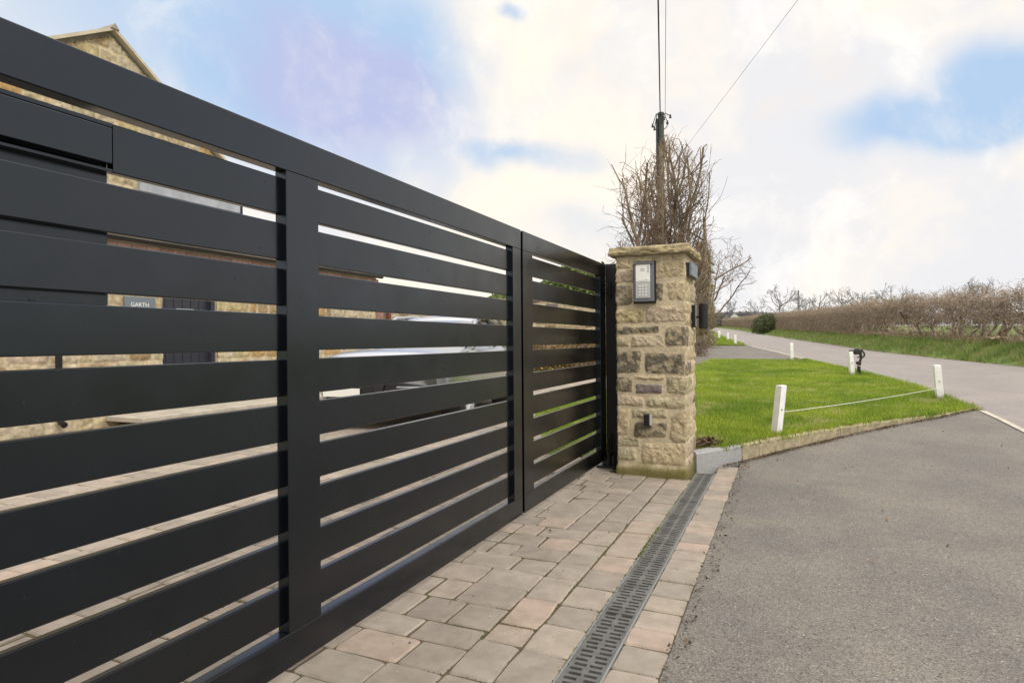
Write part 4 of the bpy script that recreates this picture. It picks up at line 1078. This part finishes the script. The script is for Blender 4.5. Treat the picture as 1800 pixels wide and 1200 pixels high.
woodband('far_woodland', [W(900, 300), W(1180, 260), W(1300, 235), W(1420, 260), W(1600, 300), W(1900, 330)], 5, 26000, M['wood1'], 'faint brown line of woodland on the horizon', 5)
woodband('field_hedge', [W(1225, 150), W(1262, 175), W(1330, 170)], 3.0, 5000, M['wood1'], 'low brown hedge at the end of the lane', 6)

# distant white houses
for (px, Z, wd, lab) in ((1286, 205, 3.2, 'tiny white gabled house with a dark roof at the end of the lane'), (1309, 215, 2.6, 'tiny cream house gable right of the white one')):
    x, y = W(px, Z); z0 = float(T(x, y)); hh = empty('distant_house', (x, y, z0), TH, lab, 'house')
    MB().prism([(-wd/2, 0), (wd/2, 0), (wd/2, 3.0), (0, 4.3), (-wd/2, 3.0)], 'y', -3, 3).build('wall', M['render'], hh)
    for s in (-1, 1): MB().prism([(0, 4.45), (s*(wd/2+.3), 2.95), (s*(wd/2+.3), 2.8), (0, 4.3)], 'y', -3.2, 3.2).build('roof', M['roofd'], hh)
    MB().prism([(wd/2, 0), (wd/2+4, 0), (wd/2+4, 2.6), (wd/2, 2.6)], 'y', -2, 2).build('wing', M['render'], hh)
    MB().prism([(wd/2+.01, 2.6), (wd/2+4.2, 2.6), (wd/2+3.6, 4.0), (wd/2+.01, 4.0)], 'y', -2.2, 2.2).build('wing_roof', M['roofd'], hh)

# ------------------------------------------------------------------ utility poles and wires
x, y = W(1164, 19); up_ = empty('utility_pole', (x, y, .45), 0, 'tall mossy wooden utility pole rising behind the pillar shrubs', 'utility pole'); PT = 8.05-.45
smooth(MB().tube([(0, 0, -.2), (0, 0, 2), (.01, 0, PT-1.0)], [.13, .12, .095], 14).build('pole', M['pole'], up_))
MB().tube([(.01, 0, PT-1.0), (.01, 0, PT)], [.096, .09], 14).build('pole_top', M['poletop'], up_)
t = MB(); t.tube([(-.09, -.09, PT-2.4), (-.09, -.09, PT-.2)], .035, 8); t.build('cable_guard', M['dkbox'], up_)
for (dx, dy, dz) in ((.30, -.05, -.16), (.22, -.08, -.34), (.12, -.12, -.22), (-.22, -.1, -.38), (-.16, -.12, -.48)):
    t = MB(); t.tube([(0, 0, PT-.12), (dx*.5, dy, PT-.05), (dx, dy, PT+dz)], .012, 6); t.tube([(dx, dy, PT+dz+.05), (dx, dy, PT+dz-.06)], [.02, .04], 8); t.build('insulator', M['dkbox'], up_)
t = MB(); t.tube([(.09+.12*math.sin(a*.5), -.05, PT-.35-.18*math.cos(a*.5)) for a in range(0, 13)], .007, 5); t.tube([(.06+.16*math.sin(a*.4), -.05, PT-.42-.12*math.cos(a*.4)) for a in range(0, 13)], .006, 5); t.build('cable_loop', M['wire'], up_)
def wire(name, a, b, r0, sag, label):
    pts = []
    for k in range(41):
        u = k/40; p = Vector(a).lerp(Vector(b), u); p.z -= 4*sag*u*(1-u); pts.append(p)
    mb = MB(); mb.tube(pts, r0, 6); tag(mb.build(name, M['wire']), label, 'wire')
zt = PT+.45
ex, ey = W(1163, -14); wire('overhead_cable', (x, y-.05, zt-.12), (ex-.12, ey, 8.4), .017, .25, 'thick black cable running overhead from the pole top')
ex2, ey2 = W(1168, -14); wire('overhead_cable', (x+.14, y, zt-.1), (ex2+.1, ey2, 8.5), .006, .2, 'thin grey wire running overhead beside the thick cable')
ax, ay = W(1410, 9.7); zx = 6.1; a = Vector((x+.08, y, zx)); b = Vector((ax, ay, 6.44)); e_ = a+(b-a)*2.4; wire('overhead_cable', a, e_, .0032, .0, 'faint thin wire slanting down from the upper right sky')
x2, y2 = W(1404, 106); z2 = float(T(x2, y2)); tag(MB().tube([(x2, y2, z2-.3), (x2, y2, HC+86/1100*106)], [.17, .13], 8).build('utility_pole', M['barkf']), 'thin distant utility pole above the far hedge', 'utility pole')

# ------------------------------------------------------------------ white marker posts and ropes
def post(pxy, h, w, lean, rz, label, hole=True, far=False, group='white wooden posts round the lawns'):
    x, y = pxy; z = float(lawnz(np.array(x), np.array(y))) if not far else float(T(x, y))+.03
    o = empty('marker_post', (x, y, z-.03), rz, label, 'post', group)
    lx, ly = lean[0]*math.cos(rz)+lean[1]*math.sin(rz), -lean[0]*math.sin(rz)+lean[1]*math.cos(rz); t = w/2; H = h+.03
    c = .006
    v = [(-t, -t, 0), (t, -t, 0), (t, t, 0), (-t, t, 0)]
    v += [(a+lx, b+ly, H-c) for a, b in ((-t, -t), (t, -t), (t, t), (-t, t))]+[(a+lx, b+ly, H+.004) for a, b in ((-t+c, -t+c), (t-c, -t+c), (t-c, t-c), (-t+c, t-c))]
    f = [(3, 2, 1, 0)]+[(i, (i+1) % 4, 4+(i+1) % 4, 4+i) for i in range(4)]+[(4+i, 4+(i+1) % 4, 8+(i+1) % 4, 8+i) for i in range(4)]+[(8, 9, 10, 11)]
    MB().add(v, f).build('post', M['white'], o)
    if hole:
        hz_ = H*.55; MB().tube([(lx*.55, -t-.003+ly*.55, hz_), (lx*.55, -t+.01+ly*.55, hz_)], .008, 10).build('screw_hole', M['dkbox'], o)
    return o
A1 = math.radians(24)
post((-.12, 6.90), .51, .074, (.055, .03), A1+.45, 'leaning white post at the kerb, nearest the stone pillar')
post((2.06, 11.05), .50, .088, (-.045, -.02), A1-.3, 'stout white post at the lawn tip by the road junction')
post((1.28, 15.5), .50, .085, (-.04, -.02), A1, 'white post with the black camera gimbal standing behind it')
post((.10, 21.1), .52, .09, (-.01, 0), A1, 'white post at the far back corner of the near lawn')
post((-2.45, 33.9), .52, .10, (-.03, 0), A1, 'white post on the tip of the far lawn', far=True, hole=False)
post((-3.6, 33.6), .55, .09, (0, 0), A1, 'white post left of the tip post on the far lawn', far=True, hole=False)
x, y = W(1231, 20.7); post((x-.25, y-.2), .62, .08, (.0, 0), A1, 'white post by the side drive against the pillar edge', hole=False)
post((-3.5, 42.0), .5, .11, (0, 0), A1, 'small white post along the lane behind the far lawn tip', far=True, hole=False)
post((-4.6, 48.0), .55, .13, (0, 0), A1, 'broad tiny white post second farthest along the lane', far=True, hole=False)
post((-6.1, 56.0), .55, .14, (0, 0), A1, 'tiny white post farthest along the lane', far=True, hole=False)
def rope(a, b, sag, r0, label, n=30):
    pts = []
    for k in range(n+1):
        u = k/n; p = Vector(a).lerp(Vector(b), u); p.z -= 4*sag*u*(1-u); pts.append(p)
    tag(MB().tube(pts, r0, 6).build('rope', M['rope']), label, 'rope')
zz = lambda x, y: float(lawnz(np.array(x), np.array(y)))
rope((-.08, 6.90, zz(-.1, 6.9)+.24), (2.03, 11.04, zz(2, 11)+.16), .02, .004, 'pale rope strung low from the leaning post to the stout one')
rope((2.03, 11.08, zz(2, 11)+.27), (1.28, 15.5, zz(1.3, 15.5)+.27), .10, .005, 'pale rope sagging between the stout post and the gimbal post')
rope((1.26, 15.52, zz(1.3, 15.5)+.27), (.10, 21.1, zz(.1, 21.1)+.27), .12, .006, 'faint rope from the gimbal post back to the far corner post')

# ------------------------------------------------------------------ camera gimbal on its stand
gx, gy = 1.42, 15.62; gz = zz(gx, gy)
gm = empty('camera_gimbal', (gx, gy, gz), TH, 'black camera on a handheld gimbal standing behind a white post', 'camera gimbal')
k_ = 1.0
smooth(MB().tube([(0, 0, 0), (0, 0, .10), (0, 0, .23), (0, 0, .26)], [.034, .036, .036, .028], 12).build('handle', M['dkbox'], gm))
for a in (0, 2.1, 4.2): MB().tube([(0, 0, .03), (.10*math.cos(a), .10*math.sin(a), .0)], .010, 6).build('leg', M['dkbox'], gm)
bev(MB().box(-.05, .035, -.035, .035, .215, .285).build('battery_block', M['black'], gm), .006)
MB().tube([(.015, 0, .27), (.05, 0, .36), (.10, 0, .395), (.12, 0, .41)], [.028, .026, .022, .02], 10).build('lower_arm', M['dkbox'], gm)
MB().tube([(.12, 0, .41), (.125, .0, .45), (.07, 0, .53), (.055, 0, .54)], [.02, .018, .016, .02], 10).build('roll_arm', M['dkbox'], gm)
MB().tube([(-.03, 0, .375), (.05, 0, .385)], .014, 8).build('side_handle', M['dkbox'], gm)
MB().tube([(.04, 0, .44), (.04, 0, .38)], .028, 12).build('tilt_motor', M['dkbox'], gm)
cb = MB(); cb.box(-.11, .045, -.05, .05, .455, .545); cb.box(-.08, .0, -.03, .03, .545, .565); bev(cb.build('camera_body', M['dkbox'], gm), .006)
MB().tube([(-.11, 0, .495), (-.20, 0, .49)], [.04, .045], 14).build('camera_lens', M['dkbox'], gm)
MB().tube([(-.135, 0, .53), (-.155, 0, .585)], .011, 6).build('microphone', M['steeld'], gm)
MB().box(-.09, .06, -.03, .03, .438, .454).build('camera_plate', M['dkbox'], gm)

# ------------------------------------------------------------------ silver car behind the gate
car = empty('parked_car', (-4.84, 6.75, 0), math.atan2(.22, .975)-.03, 'silver hatchback parked on the court, facing the gate', 'car')
def loft(name, secs, mt, par, n=12, close=True):
    """secs: (y, halfwidth, z_bottom, z_belt, z_top, crown) from front to back"""
    V = []; F = []; prof = []
    for (y, hw, zb, zm, zt) in secs:
        ring = []
        q = [(-.72, zb), (-.93, zb+.05), (-1.0, zb+(zm-zb)*.45), (-.985, zm-(zm-zb)*.15), (-.93, zm), (-.80, zm+(zt-zm)*.55), (-.45, zt-(zt-zm)*.08), (0, zt)]
        q = q+[(-a, b) for a, b in reversed(q[:-1])]
        V += [(a*hw, y, b) for a, b in q]; m = len(q)
    for i in range(len(secs)-1):
        for k in range(m): a = i*m+k; b = i*m+(k+1) % m; F.append((a, b, b+m, a+m))
    F.append(tuple(range(m))); e_ = (len(secs)-1)*m; F.append(tuple(reversed(range(e_, e_+m))))
    me = bpy.data.meshes.new(name); me.from_pydata(V, [], F); me.update(); o = link(name, me, mt, par); smooth(o)
    s = o.modifiers.new('sub', 'SUBSURF'); s.levels = 2; s.render_levels = 2; return o
loft('body', [(-.03, .78, .34, .84, .95), (.0, .90, .28, .93, 1.03), (.12, .95, .24, .97, 1.07), (.45, .96, .24, 1.0, 1.10), (1.0, .96, .24, 1.02, 1.13), (1.4, .955, .24, 1.02, 1.16), (2.2, .955, .24, 1.06, 1.17), (3.4, .95, .25, 1.08, 1.19), (4.15, .90, .28, 1.06, 1.18), (4.5, .82, .34, .98, 1.08), (4.56, .72, .42, .9, 1.0)], M['car'], car)
def slopes(name, secs, mt, par):
    V = []; F = []
    for (y, hb, ht, zb, zt) in secs:
        q = [(-hb, zb), (-(hb*.45+ht*.55), zb+(zt-zb)*.55), (-ht, zt-.05*(zt-zb)), (-ht*.6, zt), (0, zt+.01)]; q = q+[(-a, b) for a, b in reversed(q[:-1])]; m = len(q); V += [(a, y, b) for a, b in q]
    for i in range(len(secs)-1):
        for k in range(m-1): a = i*m+k; F.append((a, a+1, a+m+1, a+m))
    F.append(tuple(range(m))); e_ = (len(secs)-1)*m; F.append(tuple(reversed(range(e_, e_+m))))
    me = bpy.data.meshes.new(name); me.from_pydata(V, [], F); me.update(); o = link(name, me, mt, par); s = o.modifiers.new('sub', 'SUBSURF'); s.levels = 2; s.render_levels = 2; smooth(o); return o
slopes('windows', [(1.15, .78, .70, 1.04, 1.08), (1.35, .86, .70, 1.04, 1.19), (1.75, .88, .66, 1.04, 1.43), (2.2, .88, .65, 1.04, 1.57), (3.0, .88, .65, 1.04, 1.59), (3.7, .86, .64, 1.04, 1.52), (4.2, .82, .62, 1.04, 1.30), (4.35, .76, .6, 1.04, 1.12)], M['glass'], car)
rf = MB(); ny = 9; ys = [1.95, 2.1, 2.4, 2.8, 3.2, 3.5, 3.75]; zs = [1.52, 1.59, 1.625, 1.635, 1.615, 1.575, 1.53]; V = []; F = []
for y_, z_ in zip(ys, zs):
    for k in range(9): a = -1+k/4; V.append((a*.67, y_+.10+.10*a*a*(1 if y_ < 2.2 else 0), z_-.055*a*a))
for i in range(len(ys)-1):
    for k in range(8): a = i*9+k; F.append((a, a+1, a+10, a+9))
o = rf.add(V, F).build('roof', M['car'], car, True); sl = o.modifiers.new('th', 'SOLIDIFY'); sl.thickness = .035
for s in (-1, 1):
    t = MB(); t.tube([(s*.84, 1.25, 1.12), (s*.76, 1.7, 1.40), (s*.68, 2.1, 1.575), (s*.665, 3.0, 1.62), (s*.68, 3.6, 1.58), (s*.78, 4.25, 1.2)], .030, 8); smooth(t.build('roof_pillar', M['car'], car))
    t = MB(); t.tube([(s*.87, 2.72, 1.1), (s*.69, 2.72, 1.60)], .035, 8); t.build('door_pillar', M['dkbox'], car)
    t = MB(); t.add([(s*.90, 1.52, 1.11), (s*1.10, 1.50, 1.11), (s*1.12, 1.50, 1.24), (s*.94, 1.52, 1.26), (s*.90, 1.66, 1.13), (s*1.07, 1.65, 1.13), (s*1.09, 1.65, 1.23), (s*.94, 1.66, 1.24)], [(0, 1, 2, 3), (4, 7, 6, 5), (0, 4, 5, 1), (1, 5, 6, 2), (2, 6, 7, 3), (3, 7, 4, 0)]); bev(t.build('wing_mirror', M['car'], car), .02)
    hl = MB(); hl.add([(s*.50, -.02, .76), (s*.86, .10, .80), (s*.93, .40, .93), (s*.78, .20, .92), (s*.52, .0, .82)], [(0, 1, 2, 3, 4)]); o = hl.build('headlight', M['lamp'], car); q = o.modifiers.new('th', 'SOLIDIFY'); q.thickness = .03; q.offset = 1
    for yy in (.82, 3.45):
        w_ = empty('wheel', (0, 0, 0)); bpy.data.objects.remove(w_)
        x_ = s*.85; ty = MB(); ty.tube([(x_-s*.10, yy, .33), (x_-s*.08, yy, .33), (x_+s*.08, yy, .33), (x_+s*.105, yy, .33)], [.30, .33, .33, .30], 28); wo_ = ty.build('wheel', M['tyre'], car)
        ri = MB(); ri.tube([(x_+s*.09, yy, .33), (x_+s*.112, yy, .33)], [.21, .20], 24)
        for k in range(5): a = k*1.2566; ri.tube([(x_+s*.115, yy, .33), (x_+s*.115, yy+math.cos(a)*.2, .33+math.sin(a)*.2)], [.03, .022], 6)
        ri.build('rim', M['steeld'], wo_)
        MB().tube([(x_-s*.2, yy, .36), (x_+s*.088, yy, .36)], .385, 28).build('wheel_arch', M['dkbox'], car)
gr = MB(); gr.prism([(-.80, .30), (.80, .30), (.72, .60), (.20, .66), (-.20, .66), (-.72, .60)], 'y', -.055, .10)
go = bev(gr.build('lower_grille', M['black'], car), .02, 3)
t = MB()
for r_ in range(5):
    for c_ in range(17): t.box(-.58+c_*.068+.034*(r_ % 2), -.58+c_*.068+.034*(r_ % 2)+.014, -.064, -.054, .325+r_*.035, .333+r_*.035)
t.build('mesh_studs', M['steel'], go)
t = MB(); t.prism([(-.17, .86), (.17, .86), (.03, .46), (-.03, .46)], 'y', -.085, .05); bev(t.build('upper_grille', M['dkbox'], car), .01)
for s in (-1, 1): bev(MB().box(min(s*.24, s*.66), max(s*.24, s*.66), -.075, -.05, .575, .60).build('bumper_trim', M['car'], car), .008)
npl = bev(MB().box(-.78, -.26, -.098, -.075, .455, .565).build('number_plate', M['plate'], car), .003)

car.scale = (1, 1, .98)
for o in list(bpy.data.objects):
    if o.type == 'EMPTY' and not o.children and 'label' not in o: bpy.data.objects.remove(o)
S.render.engine = 'CYCLES'
